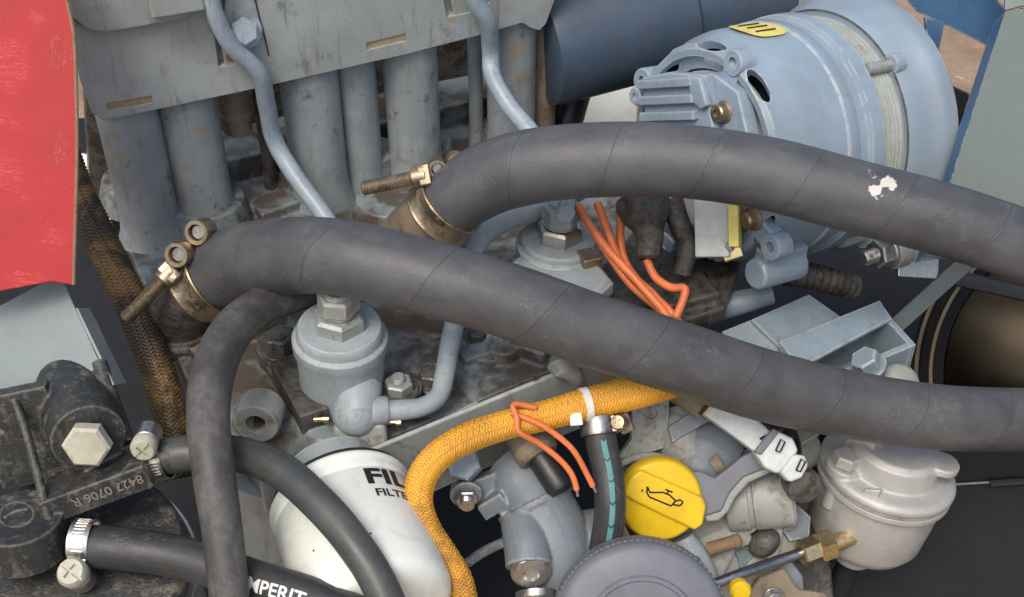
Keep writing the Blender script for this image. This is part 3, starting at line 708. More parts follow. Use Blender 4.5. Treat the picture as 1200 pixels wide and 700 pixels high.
# mounting ears with holes, and through bolts
for px, py, s_ in ((752, 96, 1.0), (858, 74, 1.0), (902, 290, 1.0), (772, 300, 1.0)):
    c = AR(px, py, 4); mb = MB(); mb.lathe(c, AX, [(7, 0), (15, 0), (16, 2), (16, 22), (7, 22), (7, 0)], 26)
    v = (C0 - c); v = v - AX * v.dot(AX); vn = v.normalized(); mb2 = MB(); mb2.box(c + AX * 13 + vn * 24, vn, AX.cross(vn), AX, 11, 13, 9)
    B('ear', mb, M['altrear'], al); B('ear_web', mb2, M['altrear'], al, bevel=2)
for th in (-1.0, .55, 2.2, 3.6):
    mb = MB(); mb.lathe(AP(150, 146, th), AX, [(0, 0), (6.5, 0), (7, 1.5), (7, 40), (0, 40)], 16); B('through_bolt', mb, M['oldbolt'], al)
    mb = MB(); mb.lathe(AP(186, 147, th), AX, [(0, 0), (12, 0), (13, 2), (13, 16), (0, 16)], 18); B('bolt_lug', mb, M['alt'], al)
# crescent cover behind the regulator and the regulator itself
mb = MB(); mb.lathe(C0, AX, [(0, 4), (92, 4), (95, 8), (95, 26), (0, 26)], 64); B('diode_cover', mb, M['stator'], al)
rV = V(.53, -.10, .84); rV = (rV - AX * rV.dot(AX)).normalized(); rU = AX.cross(rV)
if rU.y < 0: rU = -rU
rc = AR(808, 124, 0)
def RG(u, v, o): return rc + (rV * u + rU * v - AX * o) * K0
mb = MB(); mb.prism([RG(*q, -8) for q in ((-66, 20), (-56, 34), (-8, 38), (60, 36), (98, 14), (108, -36), (84, -70), (-68, -64))], -AX * 20 * K0); B('regulator_base', mb, M['altrear'], al, bevel=3)
mb = MB(); mb.prism([RG(*q, 11) for q in ((-54, 38), (-2, 42), (60, 36), (70, -58), (-56, -58))], -AX * 14 * K0); regb = B('regulator_body', mb, M['altrear'], al, bevel=3)
for i in range(5):
    v = 30 - i * 19; mb = MB(); mb.box(RG(-4 - i, v, 27), rV, rU, AX, 50, 5.4, 6); B('fin', mb, M['altrear'], regb, bevel=2)
mb = MB(); mb.prism([RG(*q, 22) for q in ((38, 37), (60, 34), (68, 2), (56, -2), (42, 8))], -AX * 10 * K0); B('shoulder', mb, M['altrear'], regb, bevel=3)
for px, py, mt in ((752, 112, 'altrear'), (847, 132, 'gold')):
    c = AR(px, py, 16); cutr = MB(); cutr.hexa(c - AX * 9, -AX, 5, 20)
    mb = MB(); mb.lathe(c, -AX, [(0, -24), (14, -24), (14, -2), (11, 0), (11, 9), (9.5, 11), (0, 11)], 20); B('screw', mb, M[mt], al, cut=[cutr])
# terminals below the hose
mb = MB(); mb.box(AR(836, 262, 24) , V(.95, 0, .3), V(-.04, 1, .1), V(-.3, 0, .95), 20, 40, 16); B('white_terminal_box', mb, M['connector'], al, bevel=2)
mb = MB(); mb.box(AR(861, 254, 22), V(.95, 0, .3), V(-.04, 1, .1), V(-.3, 0, .95), 6, 36, 15); B('yellow_side', mb, M['yellowpaint'], al, bevel=1)
mb = MB(); mb.lathe(AR(884, 256, 0), -AX, [(0, -10), (15, -10), (15, 2), (10, 4), (10, 14), (8, 16), (0, 16)], 18); B('terminal_bolt', mb, M['gold'], al)
mb = MB(); mb.box(AR(858, 296, 14), V(.9, .3, .2), V(-.3, .9, .1), V(-.2, 0, .95), 12, 9, 5); B('spade_terminal', mb, M['brass'], al, bevel=2)
mb = MB(); mb.tube([AR(852, 280, 22), AR(853, 288, 26), AR(858, 294, 24)], 4, 10); B('terminal_lead', mb, M['oldbolt'], al)
mb = MB(); c = AR(840, 290, 16); a = V(-.85, -.25, .45); mb.hexa(c, a, 13, 12); mb.thread(c + a * 11, a, 7, 20); mb.lathe(c - a * 14, a, [(0, 0), (17, 0), (17, 14), (0, 14)], 18); B('terminal_stud', mb, M['oldbolt'], al)
mb = MB(); mb.box(AR(806, 278, 16), V(.9, -.4, .2), V(.4, .9, .1), V(-.2, 0, .95), 40, 5, 5); B('terminal_strap', mb, M['oldbolt'], al, bevel=1.5)
# label on top of the body
def pix(v): k_ = D / (D - v.z); return v.x * k_ + 600, 350 - v.y * k_
lt, la = min(((t_, a_ * .02) for t_ in range(50, 130, 4) for a_ in range(-160, 160)), key=lambda q: (pix(AP(q[0], 141, q[1]))[0] - 888) ** 2 + (pix(AP(q[0], 141, q[1]))[1] - 33) ** 2 + (0 if (AP(q[0], 141, q[1]) - AP(q[0], 0, 0)).z > 0 else 1e6))
mb = MB(); N_ = 12
for i in range(N_ + 1):
    for j in range(7):
        x_ = -1 + 2 * i / N_; w_ = .21 * math.sqrt(max(.02, 1 - x_ ** 4))
        mb.v.append(AP(lt + x_ * 30, 141.6, la + w_ * (j - 3) / 3))
for i in range(N_):
    for j in range(6): a = i * 7 + j; mb.face((a, a + 1, a + 8, a + 7))
lab = B('label', mb, M['yellowpaint'], al)
mb = MB()
for rr_ in (-.10, 0, .10): mb.tube([AP(lt - 16 + 3 * rr_, 142.0, la + rr_), AP(lt + 14, 142.0, la + rr_)], 1.3, 6, 3)
B('label_print', mb, M['ink'], lab)
# bottom lug and foot
mb = MB(); mb.lathe(P(884, 322, -190), AX, [(0, 0), (17, 0), (19, 3), (19, 70), (0, 70)], 24); mb.box(P(915, 300, -205), AX, EU, EO, 34, 14, 12); B('foot', mb, M['alt'], al, remesh=1.8, sm=5)

# rubber boot with wire, under the upper hose
t = thing('terminal_boot', 'grimy grey rubber elbow boot on cable under upper hose', 'boot', P(760, 305, -190))
mb = MB(); mb.tube([P(752, 232, -200), P(756, 250, -195), P(761, 275, -190), P(760, 303, -190)], [32, 30, 17, 13], 22, 3); mb.sphere(P(735, 244, -190), 14)
mb.lathe(P(760, 298, -190), V(0, -1, .1), [(0, -4), (15, -4), (15, 3), (12, 6), (0, 6)], 20)
B('boot', mb, M['oily'], t, remesh=1.4, sm=4)
mb = MB(); mb.tube([P(785, 236, -215), P(796, 262, -210), P(806, 290, -214), P(800, 320, -225)], [16, 13, 12, 10], 16); B('side_boot', mb, M['oily'], t)
# orange wires
def wire(pts, r, label, z0=None): return pipe('orange_wire', pts, r, M['orange'], label, 'wire', 'orange engine wires', 12, 3)
wire([P(676, 240, -190), P(690, 262, -185), P(712, 292, -180), P(745, 328, -172), P(775, 362, -160), P(800, 395, -150)], 5, 'long orange wire nearest the grey injector nut')
wire([P(700, 238, -198), P(709, 262, -190), P(730, 312, -185), P(765, 345, -170), P(792, 378, -160)], 5, 'orange wire crossing in the middle of the bundle')
wire([P(728, 250, -205), P(727, 280, -200), P(733, 308, -192), P(752, 334, -180), P(782, 362, -165), P(806, 392, -152)], 5, 'orange wire rising beside the grimy rubber boot')
wire([P(758, 305, -190), P(768, 325, -182), P(786, 337, -170), P(802, 338, -160), P(801, 350, -158), P(792, 372, -156)], 5, 'orange wire leaving the boot with a hooked end')
wire([P(684, 252, -196), P(705, 286, -194), P(738, 332, -190), P(770, 360, -180), P(786, 380, -170)], 5, 'thin orange wire at the back of the bundle')
# dusty ledge under the wires
mb = MB(); mb.prism([DK(690, 330, 4), DK(760, 250, 4), DK(870, 300, 4), DK(850, 360, 4), DK(740, 395, 4)], -EU * 20); 
mb.box(DK(800, 345, 8), EX, EO, EU, 36, 24, 10); B('dusty_ledge', mb, M['oily'], blk, remesh=2.6, sm=5)
mb = MB(); mb.box(P(690, 318, -220), EX, EU, EO, 12, 26, 12); B('brass_block', mb, M['gold'], blk, bevel=2)

# ------------------------------------------------------------------ injection pumps
def injector(cx, cy, label, r=51, tall=112, nuts=True, base_h=0):
    b = DK(cx, cy, base_h); t = thing('injection_pump', label, 'injection pump', b, 'injection pumps on the deck')
    ax_ = (EU + V(.05, 0, 0)).normalized()
    mb = MB(); mb.lathe(b, ax_, [(0, -8), (r * .86, -8), (r * .86, 6), (r * .94, 22), (r * .98, tall * .70), (r * 1.05, tall * .76), (r * 1.06, tall * .88), (r * 1.02, tall * .90), (r * .96, tall * .905), (r * .96, tall * .98), (r * .90, tall * 1.03), (0, tall * 1.03)], 48)
    B('body', mb, M['pump'], t, bevel=1)
    k = kz(b.z); top = b + ax_ * tall * 1.03 * k
    mb = MB(); mb.hexa(top - ax_ * 1, ax_, 31 if nuts else 27, 20, rot=.25); B('hex_base', mb, M['oldbolt'] if nuts else M['zinc'], t, ang=25)
    mb = MB(); mb.lathe(top + ax_ * 20 * k, ax_, [(0, 0), (20, 0), (20, 8), (0, 8)], 24); B('collar', mb, M['palecast'], t)
    mb = MB(); mb.hexa(top + ax_ * 25 * k, ax_, 25 if nuts else 23, 22, rot=.5); mb.lathe(top + ax_ * 46 * k, ax_, [(0, 0), (17, 0), (15, 5), (11, 5), (0, 4)], 20); B('union_nut', mb, M['palecast'] if nuts else M['pump'], t, ang=25)
    return t, b, ax_, top
p1, b1, a1, top1 = injector(402, 468, 'grey injection pump with hex nuts under the lower hose')
# mounting flange with oily ears and bolts
mb = MB()
for (x, y, x2, y2, w) in ((330, 412, 400, 475, 32), (468, 462, 400, 472, 30)):
    p, q = DK(x, y, 12), DK(x2, y2, 12); d = q - p; mb.box((p + q) / 2, d, EU.cross(d), EU, d.length / 2, w, 13, app=False); mb.lathe(p - EU * 12, EU, [(0, 0), (w, 0), (w, 26), (0, 26)], 28, k=1.0)
mb.box(DK(352, 466, 16), DK(372, 505) - DK(330, 430), EU.cross(DK(372, 505) - DK(330, 430)), EU, 52, 17, 22)
B('flange', mb, M['oily'], p1, remesh=2.0, sm=5)
bolt(p1, DK(331, 410, 24), EU, 19, 20, M['dirtbolt'], washer=25, stud=4, sr=.55)
bolt(p1, DK(468, 460, 24), EU, 17, 14, M['oldbolt'], washer=23, wmat=M['dirtbolt'], stud=9, sr=.5)
bolt(p1, DK(506, 450, 14), EU, 15, 16, M['dirtbolt'], washer=20)
# side port and return pipe
c = P(424, 484, -50)
mb = MB(); mb.tube([P(420, 452, -56), P(420, 470, -46), P(420, 486, -40)], [28, 27, 27], 24, 3); mb.sphere(P(418, 484, -44), 29); B('side_port', mb, M['pump'], p1, remesh=1.6, sm=6)
mb = MB(); mb.box(P(424, 512, -50), V(1, .05, 0), V(-.1, 1, .3), V(0, -.3, 1), 31, 20, 12); B('port_clip', mb, M['palecast'], p1, bevel=7, seg=3)
for (x, y, L) in ((374, 492, 12), (456, 496, 18)):
    mb = MB(); a = V(1, .06, 0); mb.lathe(P(x - L / 2, y, -42), a, [(0, 0), (3, 0), (3, L), (0, L)], 10); mb.lathe(P(x + L * .45, y, -42), a, [(0, 0), (4.5, 0), (4.5, 6), (0, 6)], 10); B('split_pin', mb, M['brass'], p1)
pts = [P(432, 482, -38), P(465, 481, -44), P(495, 477, -52), P(514, 464, -62), P(521, 440, -78), P(528, 400, -108), P(537, 360, -140), P(548, 310, -185), P(562, 280, -205), P(590, 258, -222), P(622, 248, -235), P(650, 236, -255), P(690, 215, -280)]
mb = MB(); mb.tube(pts, [13.5, 12.5, 11.5, 11.5, 12, 12, 12, 13, 13.5, 14, 14, 14, 14], 18, 4)
B('return_pipe', mb, M['pump'], base=pts[0], label='grey return pipe curving from left pump up to the right pump', cat='pipe')
mb = MB(); mb.lathe(P(452, 481, -41), V(1, .03, -.15), [(0, -16), (17, -16), (17, 0), (15, 3), (0, 3)], 22); B('pipe_sleeve', mb, M['pump'], p1)
p2, b2, a2, top2 = injector(650, 332, 'grey injection pump with bright hex nuts between the two large hoses', r=46, tall=66, nuts=False)
mb = MB(); mb.hexa(DK(650, 340, 44), EU, 68, 22, rot=.4, ch=.1); B('flange_plate', mb, M['pump'], p2, bevel=1)
mb = MB(); mb.tube([DK(585, 388, 10), DK(585, 372, 14), DK(640, 402, 14)], 7, 12); B('drain_pipe', mb, M['block'], p2)
# pale casting to the right of the left pump, under the hose
mb = MB(); mb.prism([DK(x, y, -2) for x, y in ((520, 398), (562, 372), (640, 352), (690, 372), (650, 404), (578, 432), (548, 428))], EU * 12); B('pump_seat', mb, M['deck'], blk, bevel=3)
for x_, y_ in ((560, 398), (618, 404)): bolt(blk, DK(x_, y_, 10), EU, 11, 10, M['dirtbolt'], washer=15)
mb = MB(); mb.tube([FR(665, 424, -4), FR(655, 428, 8), FR(672, 440, 12), FR(676, 452, 8)], [13, 14, 10, 8], 14); B('lifting_lug', mb, M['palecast'], blk)

# ------------------------------------------------------------------ outlets and the two large hoses with their bolt clamps
sA = P(1031, 214, -40)
M['hose1'] = rubber('wrapped_rubber_upper', base=(.066, .069, .075), seam=112, twist=.8, dust=.16, dustc=(.125, .122, .122), rough=.5,
    splash=[([(P(1025, 200, 26), 8), (P(1041, 213, 27), 10), (P(1026, 224, 27), 9)], 9, (.55, .52, .48)), ([(P(926, 178, 30), 4), (P(980, 187, 28), 5), (P(604, 178, 0), 3), (P(961, 178, 28), 3)], 4, (.5, .48, .45))])
M['hose2'] = rubber('wrapped_rubber_lower', base=(.064, .066, .070), seam=125, twist=.85, dust=.24, dustc=(.135, .13, .124), rough=.5,
    splash=[([(P(858, 434, 30), 5), (P(842, 428, 30), 4), (P(868, 432, 30), 3)], 4, (.36, .33, .30))])
M['hoseoily'] = rubber('thin_rubber_dusty', base=(.052, .050, .050), seam=0, dust=.5, dustc=(.13, .122, .112))
M['hoseribbed'] = rubber('thin_rubber_ribbed', base=(.05, .055, .053), seam=0, dust=.3, dustc=(.11, .10, .088), rough=.4, bst=.15)
M['hosesmooth'] = rubber('thin_rubber_smooth', base=(.032, .034, .036), seam=0, dust=.25, rough=.55)
def hose(name, pts, r, mat, label, n=40, step=5, group='coolant hoses', pr=None):
    rr = [x * kz(q.z) for x, q in zip(r if isinstance(r, list) else [r] * len(pts), pts)]
    pa = Path(pts, step, rr); mb = MB(); mb.sweep(pa, n, True, prof=pr); o = B(name, mb, mat, base=pts[0], label=label, cat='hose', group=group)
    return o, pa
h1p = [P(520, 246, -120), P(538, 230, -105), P(572, 210, -85), P(610, 198, -66), P(655, 191, -50), P(720, 187, -38), P(800, 189, -28), P(900, 204, -20), P(1000, 230, -15), P(1100, 256, -12), P(1200, 288, -15), P(1300, 325, -20)]
h1, path1 = hose('upper_hose', h1p, [40, 41, 43, 44, 44, 44, 43, 43, 43, 43, 42, 42], M['hose1'], 'thick wrapped rubber hose crossing above, in front of the alternator', group='thick wrapped hoses')
h2p = [P(232, 332, -128), P(258, 318, -112), P(292, 305, -76), P(340, 300, -18), P(400, 302, 42), P(500, 325, 62), P(600, 354, 58), P(700, 389, 40), P(800, 421, 14), P(900, 453, -30), P(1000, 475, -72), P(1100, 489, -108), P(1200, 492, -150), P(1320, 488, -200)]
h2, path2 = hose('lower_hose', h2p, [43, 44, 44.5, 45, 45, 44.5, 44, 43.5, 43, 42.5, 40, 38.5, 37.5, 37], M['hose2'], 'thick wrapped rubber hose sweeping across the middle over the pumps', group='thick wrapped hoses')

def bolt_clamp(label, pa, d, w, r, u_dir, loops, rod0, rod1, tname='bolt_clamp'):
    """wide strap with two rolled loops, cross pins and a long threaded bolt"""
    c = pa.at(d, 0, 0, 0.0); i = min(len(pa.T) - 1, int(d / pa.len * len(pa.T))); a = pa.T[i]
    t = thing(tname, label, 'hose clamp', c, 'bolt clamps on the thick hoses')
    mb = MB(); mb.lathe(c, a, [(r - 2, -w), (r + 3.0, -w), (r + 3.8, -w + 2), (r + 2.0, -w + 5), (r + 2.0, w - 5), (r + 3.8, w - 2), (r + 3, w), (r - 2, w), (r - 2, -w)], 64, k=1.0); B('strap', mb, M['gold'], t, ang=50)
    for (px, py, z, rr, L, ax_) in loops:
        p = P(px, py, z); mb = MB(); mb.lathe(p - ax_.normalized() * L, ax_, [(rr * .66, 0), (rr * .95, 0), (rr, 1.5), (rr, 2 * L - 1.5), (rr * .95, 2 * L), (rr * .66, 2 * L), (rr * .66, 0)], 28); B('loop', mb, M['gold'], t)
        mb = MB(); mb.lathe(p - ax_.normalized() * L, ax_, [(0, 0), (rr * .62, 0), (rr * .62, 2 * L * .72), (rr * .5, 2 * L * .78), (0, 2 * L * .78)], 20); B('cross_pin', mb, M['steel'], t)
        v = (c - p); v = v - a * v.dot(a); mb = MB(); mb.box(p + v.normalized() * rr * 1.1, v, a, v.cross(a), rr * 1.0, w * .5, 2); B('loop_neck', mb, M['gold'], t, bevel=1)
    dd = rod1 - rod0; mb = MB(); mb.thread(rod0, dd, 9.0, dd.length / kz(rod0.z), 3.4, 18); B('bolt_thread', mb, M['gold'], t)
    mb = MB(); n0 = rod0 + dd.normalized() * 8; mb.lathe(n0 - dd.normalized() * 18, dd, [(0, 0), (11, 0), (13, 3), (13, 18), (11, 22), (0, 22)], 22); mb.box(n0 - dd.normalized() * 12, dd, V(0, 0, 1), dd.cross(V(0, 0, 1)), 8, 12, 13); B('bolt_head', mb, M['gold'], t, bevel=3, seg=3)
    return t
tA = bolt_clamp('brassy bolt clamp with two loops on the left end of the lower hose', path2, 10, 17, 45 * kz(-118), None,
    [(213, 297, -76, 15, 13, V(-.25, -.2, .95)), (236, 271, -84, 15, 13, V(-.25, -.2, .95))], P(198, 322, -76), P(146, 375, -66))
tB = bolt_clamp('brassy bolt clamp with two loops on the left end of the upper hose', path1, 2, 16, 41.5 * kz(-118), None,
    [(512, 196, -96, 11, 12, V(.1, -.3, .95)), (534, 189, -104, 11, 12, V(.1, -.3, .95))], P(494, 207, -92), P(425, 221, -108))
# metal outlets under the hose ends
t = thing('hose_outlet', 'oily cast outlet and flange under the left brassy clamp', 'outlet', DK(214, 384))
mb = MB(); mb.tube([path2.at(22, 0, 0, 0), P(226, 337, -132), P(212, 352, -158), P(206, 372, -190), DK(206, 390, 0)], [36, 37, 40, 44, 52], 28, 4); 
mb.prism([DK(176, 372, 16), DK(204, 402, 16), DK(250, 420, 16), DK(268, 392, 16), DK(236, 352, 16), DK(196, 352, 16)], -EU * 18)
B('elbow', mb, M['oily'], t, remesh=1.8, sm=6)
bolt(t, DK(197, 366, 20), EU + V(-.2, 0, .1), 17, 16, M['dirtbolt'], washer=21, stud=6)
mb = MB(); mb.lathe(DK(192, 402, 4), V(-.1, .9, .3), [(0, 0), (11, 0), (11, 34), (8, 38), (0, 38)], 18); B('side_stud', mb, M['dirtbolt'], t)
mb = MB(); mb.prism([DK(222, 408, 22), DK(262, 388, 26), DK(276, 392, 30), DK(240, 428, 20)], -EU * 8); B('tab', mb, M['brown'], t, bevel=2)
t = thing('hose_outlet', 'brownish cast outlet under the right brassy clamp', 'outlet', DK(490, 300))
mb = MB(); mb.tube([path1.at(16, 0, 0, 0), P(516, 250, -128), P(500, 264, -160), P(490, 284, -210), DK(486, 300, 0)], [34, 36, 40, 46, 54], 28, 4); B('elbow', mb, M['brown'], t, remesh=1.8, sm=6)
# ------------------------------------------------------------------ red panel, grey plate, braided hose
rq = P(50, 200, 40); rn = V(.12, .05, .99).normalized()
g = NG('scratched_red_paint'); n1 = g.noise(.012, 6); n2 = g.noise(.05, 7, .7, dist=2.5); 
st = g.n('ShaderNodeMapping'); st.inputs['Rotation'].default_value = (0.5, .6, .5); st.inputs['Scale'].default_value = (.018, .25, .06); g.l(g.pos, st.inputs[0])
n3 = g.noise(1.0, 5, .7, vec=st.outputs[0], dist=.8)
st2 = g.n('ShaderNodeMapping'); st2.inputs['Rotation'].default_value = (-.4, .3, -.8); st2.inputs['Scale'].default_value = (.25, .02, .05); g.l(g.pos, st2.inputs[0])
n4 = g.noise(1.0, 5, .7, vec=st2.outputs[0], dist=.8)
c = g.mix(g.ramp(n1, .3, .7), (.31, .009, .012), (.39, .013, .018)); c = g.mix(g.math('MULTIPLY', g.math('MULTIPLY', g.ramp(g.math('ABSOLUTE', g.math('SUBTRACT', n3, .52)), .004, .012, 1, 0), g.ramp(n1, .56, .60)), .45), c, (.62, .22, .18)); c = g.mix(g.math('MULTIPLY', g.math('MULTIPLY', g.ramp(g.math('ABSOLUTE', g.math('SUBTRACT', n4, .5)), .004, .012, 1, 0), g.ramp(n1, .43, .39)), .45), c, (.60, .25, .18))
c = g.mix(g.math('MULTIPLY', g.ramp(n2, .64, .68), .7), c, (.30, .10, .06)); g.l(c, g.b.inputs['Base Color']); g.b.inputs['Roughness'].default_value = .55; g.b.inputs['Specular IOR Level'].default_value = .3; g.bump(n2, .1, 1); M['red'] = g.m
red = thing('red_panel', 'scratched red painted sheet panel at the upper left', 'panel', P(60, 335, 40))
def RD(px, py, off=0): return onplane(px, py, rq + rn * off, rn)
rpts = [(-60, -60), (66, -60), (78, 0), (86, 40), (89, 100), (90, 180), (88, 260), (86, 334), (60, 330), (-60, 352)]
mb = MB(); mb.prism([RD(x, y) for x, y in rpts], -rn * 5); B('sheet', mb, M['red'], red, bevel=1)
mb = MB(); mb.tube([RD(x, y, -2) for x, y in rpts[1:8]], 2.6, 10); B('worn_edge', mb, M['rust'], red)
gq = P(60, 400, 10); gn = V(-.15, .25, .95).normalized()
gp = thing('grey_plate', 'pale grey green flat plate below the red panel', 'plate', gq)
def GP(px, py, off=0): return onplane(px, py, gq + gn * off, gn)
mb = MB(); mb.prism([GP(x, y) for x, y in ((-60, 390), (70, 321), (90, 366), (128, 450), (110, 520), (-60, 520))], -gn * 5); B('face', mb, M['panel'], gp, bevel=1)
mb = MB(); q = [GP(88, 362, -1), GP(131, 452, -1)]; mb.prism([q[0], q[1], q[1] + V(.15, 0, -1) * 30, q[0] + V(.15, 0, -1) * 30], V(1, .3, 0) * 3); B('fold', mb, M['panel'], gp)
def braided(name, pts, r, label, mat, n=18, pitch=70, core=None, amp=1.0):
    rr = [x * kz(q.z) for x, q in zip(r if isinstance(r, list) else [r] * len(pts), pts)]
    pa = Path(pts, 4, rr); t = thing(name, label, 'braided sleeve', pts[0])
    cp_ = Path(pts, 4, [x - 1.2 for x in rr]); mb = MB(); mb.sweep(cp_, 24); B('core', mb, core or M['dark'], t)
    B('braid', braid_mb(pa, n, pitch, amp), mat, t, kind='stuff', ang=180); return t, pa
M['brownbraid'] = paint('oily_braid', (.21, .115, .038), grime=(.02, .014, .01), amt=.75, gs=.012, rough=.5, bump=.1, oily=.15)
braided('braided_hose', [P(66, 150, -190), P(88, 215, -180), P(118, 280, -165), P(152, 350, -150), P(180, 420, -135), P(198, 480, -120), P(212, 560, -110)], [17, 18, 18.5, 19, 19, 19, 19], 'brown oily braided hose beside the red panel', M['brownbraid'], n=16, pitch=84)

# ------------------------------------------------------------------ oil filter
fc = P(400, 588, -20); fa = (EO * 1.0 - EU * .05).normalized(); FRr = 85.0
of = thing('oil_filter', 'white spin on oil filter with black lettering', 'oil filter', fc)
fk = kz(fc.z)
mb = MB(); mb.lathe(fc, fa, [(0, -4), (FRr - 3, -4), (FRr, 0), (FRr + .8, 3), (FRr - 1, 7), (FRr - 1.5, 10), (FRr - 1.5, 20), (FRr - 2.4, 21), (FRr - 2.4, 22.5), (FRr - 1.2, 24), (FRr - 1, 150), (FRr - 4, 160), (FRr - 12, 167), (FRr - 30, 170), (0, 171)], 96); B('can', mb, M['white'], of, ang=50)
mb = MB(); mb.lathe(fc - fa * 11, fa, [(0, 0), (FRr - 7, 0), (FRr - 4, 2), (FRr - 4, 8), (FRr - 7, 10), (0, 10)], 72); B('gasket', mb, M['blackp'], of)
mb = MB(); mb.lathe(fc - fa * 42, fa, [(0, -6), (FRr - 26, -6), (FRr - 26, 24), (FRr - 28, 31), (0, 31)], 60); B('mount', mb, M['block'], of)
fu = (EU - fa * EU.dot(fa)).normalized(); fv = fa.cross(fu)
if fv.x < 0: fv = -fv
def onfilter(s_, t_, dr=.5):      # s_ round the can to the right of its top, t_ along it
    th = s_ / FRr; return fc + (fu * math.cos(th) + fv * math.sin(th)) * (FRr - 1.1 + dr) * fk + fa * t_ * fk
can = of
B('lettering', text_mb('FIL', 38, lambda x, y: onfilter(x * 1.25 + 22, 49 - y * .82), offset=1.3), M['ink'], of, flat=True)
B('lettering', text_mb('FILTER', 15, lambda x, y: onfilter(x * 1.25 + 28, 68 - y), offset=.4), M['ink'], of, flat=True)
for s_, t_ in ((-24, 92), (6, 118), (-10, 140), (-60, 104)):
    mb = MB(); c = onfilter(s_, t_, -.4); mb.sphere(c, 2.0, 8, sq=(1, 1, .4), axis=(c - fc) - fa * (c - fc).dot(fa)); B('paint_chip', mb, M['ink'], of)

# ------------------------------------------------------------------ orange braided sleeve with tie and wires
slp = [P(830, 432, -70), P(790, 446, -58), P(745, 459, -50), P(690, 473, -42), P(640, 487, -32), P(590, 499, -20), P(545, 515, -5), P(512, 536, 10), P(494, 562, 25), P(491, 592, 38), P(502, 622, 44), P(524, 655, 48), P(540, 685, 50), P(550, 740, 50)]
slr = [17, 19, 20, 18, 17, 16.5, 17, 17, 17, 16, 15.5, 15, 15, 15]
M['sleevecore'] = plain('brown_core', (.16, .06, .01), .8)
sleeve, spath = braided('braided_sleeve', slp, slr, 'orange braided wiring sleeve curving round the white filter', M['braid'], n=16, pitch=62, core=M['sleevecore'], amp=1.1)

# tie
ct = thing('cable_tie', 'white nylon cable tie round the orange sleeve', 'cable tie', P(680, 475, -30))
dd = 0
best = min(range(len(spath.p)), key=lambda i: (spath.p[i] - P(684, 474, -42)).length)
mb = MB(); mb.lathe(spath.p[best], spath.T[best] + V(.25, .1, 0), [(spath.r[best] + .4, -4.5), (spath.r[best] + 2.4, -4.5), (spath.r[best] + 2.4, 4.5), (spath.r[best] + .4, 4.5), (spath.r[best] + .4, -4.5)], 36, k=1.0); B('strap', mb, M['nylon'], ct)
mb = MB(); mb.box(P(675, 491, -26), V(1, .1, 0), V(-.1, 1, 0), V(0, 0, 1), 7.5, 7.5, 6); B('head', mb, M['nylon'], ct, bevel=1.5)
wl = []
wl.append(wire([P(628, 478, -14), P(602, 474, -8), P(606, 490, -2), P(608, 506, 0), P(632, 520, -14), P(655, 538, -20), P(670, 556, -24), P(676, 574, -28)], 3.6, 'orange wire stub ending left over the black sensor').name)
wl.append(wire([P(600, 484, -4), P(634, 498, -8), P(662, 518, -14), P(676, 534, -18), P(690, 560, -24), P(695, 570, -26)], 3.6, 'orange wire stub ending beside the teal striped hose').name)

for w_, tip, dr_ in ((bpy.data.objects[wl[0]], P(676, 574, -28), V(.15, -1, -.1)), (bpy.data.objects[wl[1]], P(695, 570, -26), V(.45, -.9, -.1))):
    mb = MB(); mb.lathe(tip - dr_ * 2, dr_, [(0, 0), (2.2, 0), (1.6, 10), (0, 11)], 8); B('bare_end', mb, M['steel'], w_)
# ------------------------------------------------------------------ centre bottom: sensor, housing, studs
cs = thing('coolant_housing', 'grey blue cast coolant housing at the bottom centre', 'housing', P(640, 690, -110))
mb = MB(); mb.tube([P(596, 545, -120), P(615, 568, -104), P(634, 600, -90), P(652, 640, -82), P(664, 700, -92)], [34, 39, 43, 44, 42], 28, 4); mb.lathe(P(628, 590, -95), V(.42, -.85, .15), [(0, -4), (48, -4), (48, 4), (0, 4)], 28)
mb.tube([P(612, 610, -70), P(618, 640, -50), P(620, 664, -38)], [26, 28, 28], 24, 3)
mb.sphere(P(696, 640, -100), 44); mb.box(P(585, 562, -95), V(.93, .36, 0), V(-.36, .9, .2), V(0, -.3, 1), 56, 13, 9)
mb.box(P(602, 616, -85), V(.5, -.85, 0), V(.85, .5, 0), V(0, 0, 1), 40, 6, 14); mb.box(P(578, 590, -85), V(.6, .4, .3), V(-.5, .8, .2), V(0, -.2, 1), 18, 10, 14)
B('casting', mb, M['casting'], cs, remesh=1.7, sm=5)
mb = MB(); c = P(622, 668, -34); a = V(.06, -.45, .9); mb.lathe(c, a, [(0, -6), (24, -6), (24, 4), (20, 8), (10, 9), (8, 5), (0, 5)], 30); B('plug', mb, M['zinc'], cs)
mb = MB(); mb.lathe(P(628, 694, -40), V(.05, -.9, .4), [(0, 0), (24, 0), (24, 8), (20, 10), (20, 40), (0, 40)], 28); B('pipe_end', mb, M['zinc'], cs)
bolt(cs, P(546, 545, -78), V(-.15, .25, .95), 21, 22, M['bracketblue'], washer=0)
bolt(cs, P(546, 578, -74), V(.1, -.55, .83), 14, 10, M['zinc'], washer=19, wmat=M['casting'], stud=10, sr=.6, smat=M['zinc'], name='nut')
mb = MB(); mb.tube([P(548, 660, -150), P(570, 645, -160), P(615, 625, -170)], 6, 10); B('thin_rod', mb, M['casting'], cs)
t = thing('temperature_sensor', 'brown banded sensor with black plug below the orange sleeve', 'sensor', P(632, 520, -80))
a = V(.42, -.62, .3).normalized(); mb = MB(); mb.lathe(P(612, 504, -80), a, [(0, 0), (23, 0), (24, 4), (24, 20), (26, 22), (26, 36), (22, 40), (0, 40)], 28); B('brass_body', mb, M['brown'], t)
mb = MB(); mb.lathe(P(628, 527, -70), a, [(0, 0), (19, 0), (19, 8), (17, 10), (17, 52), (14, 58), (0, 58)], 24); B('plug', mb, M['blackp'], t)


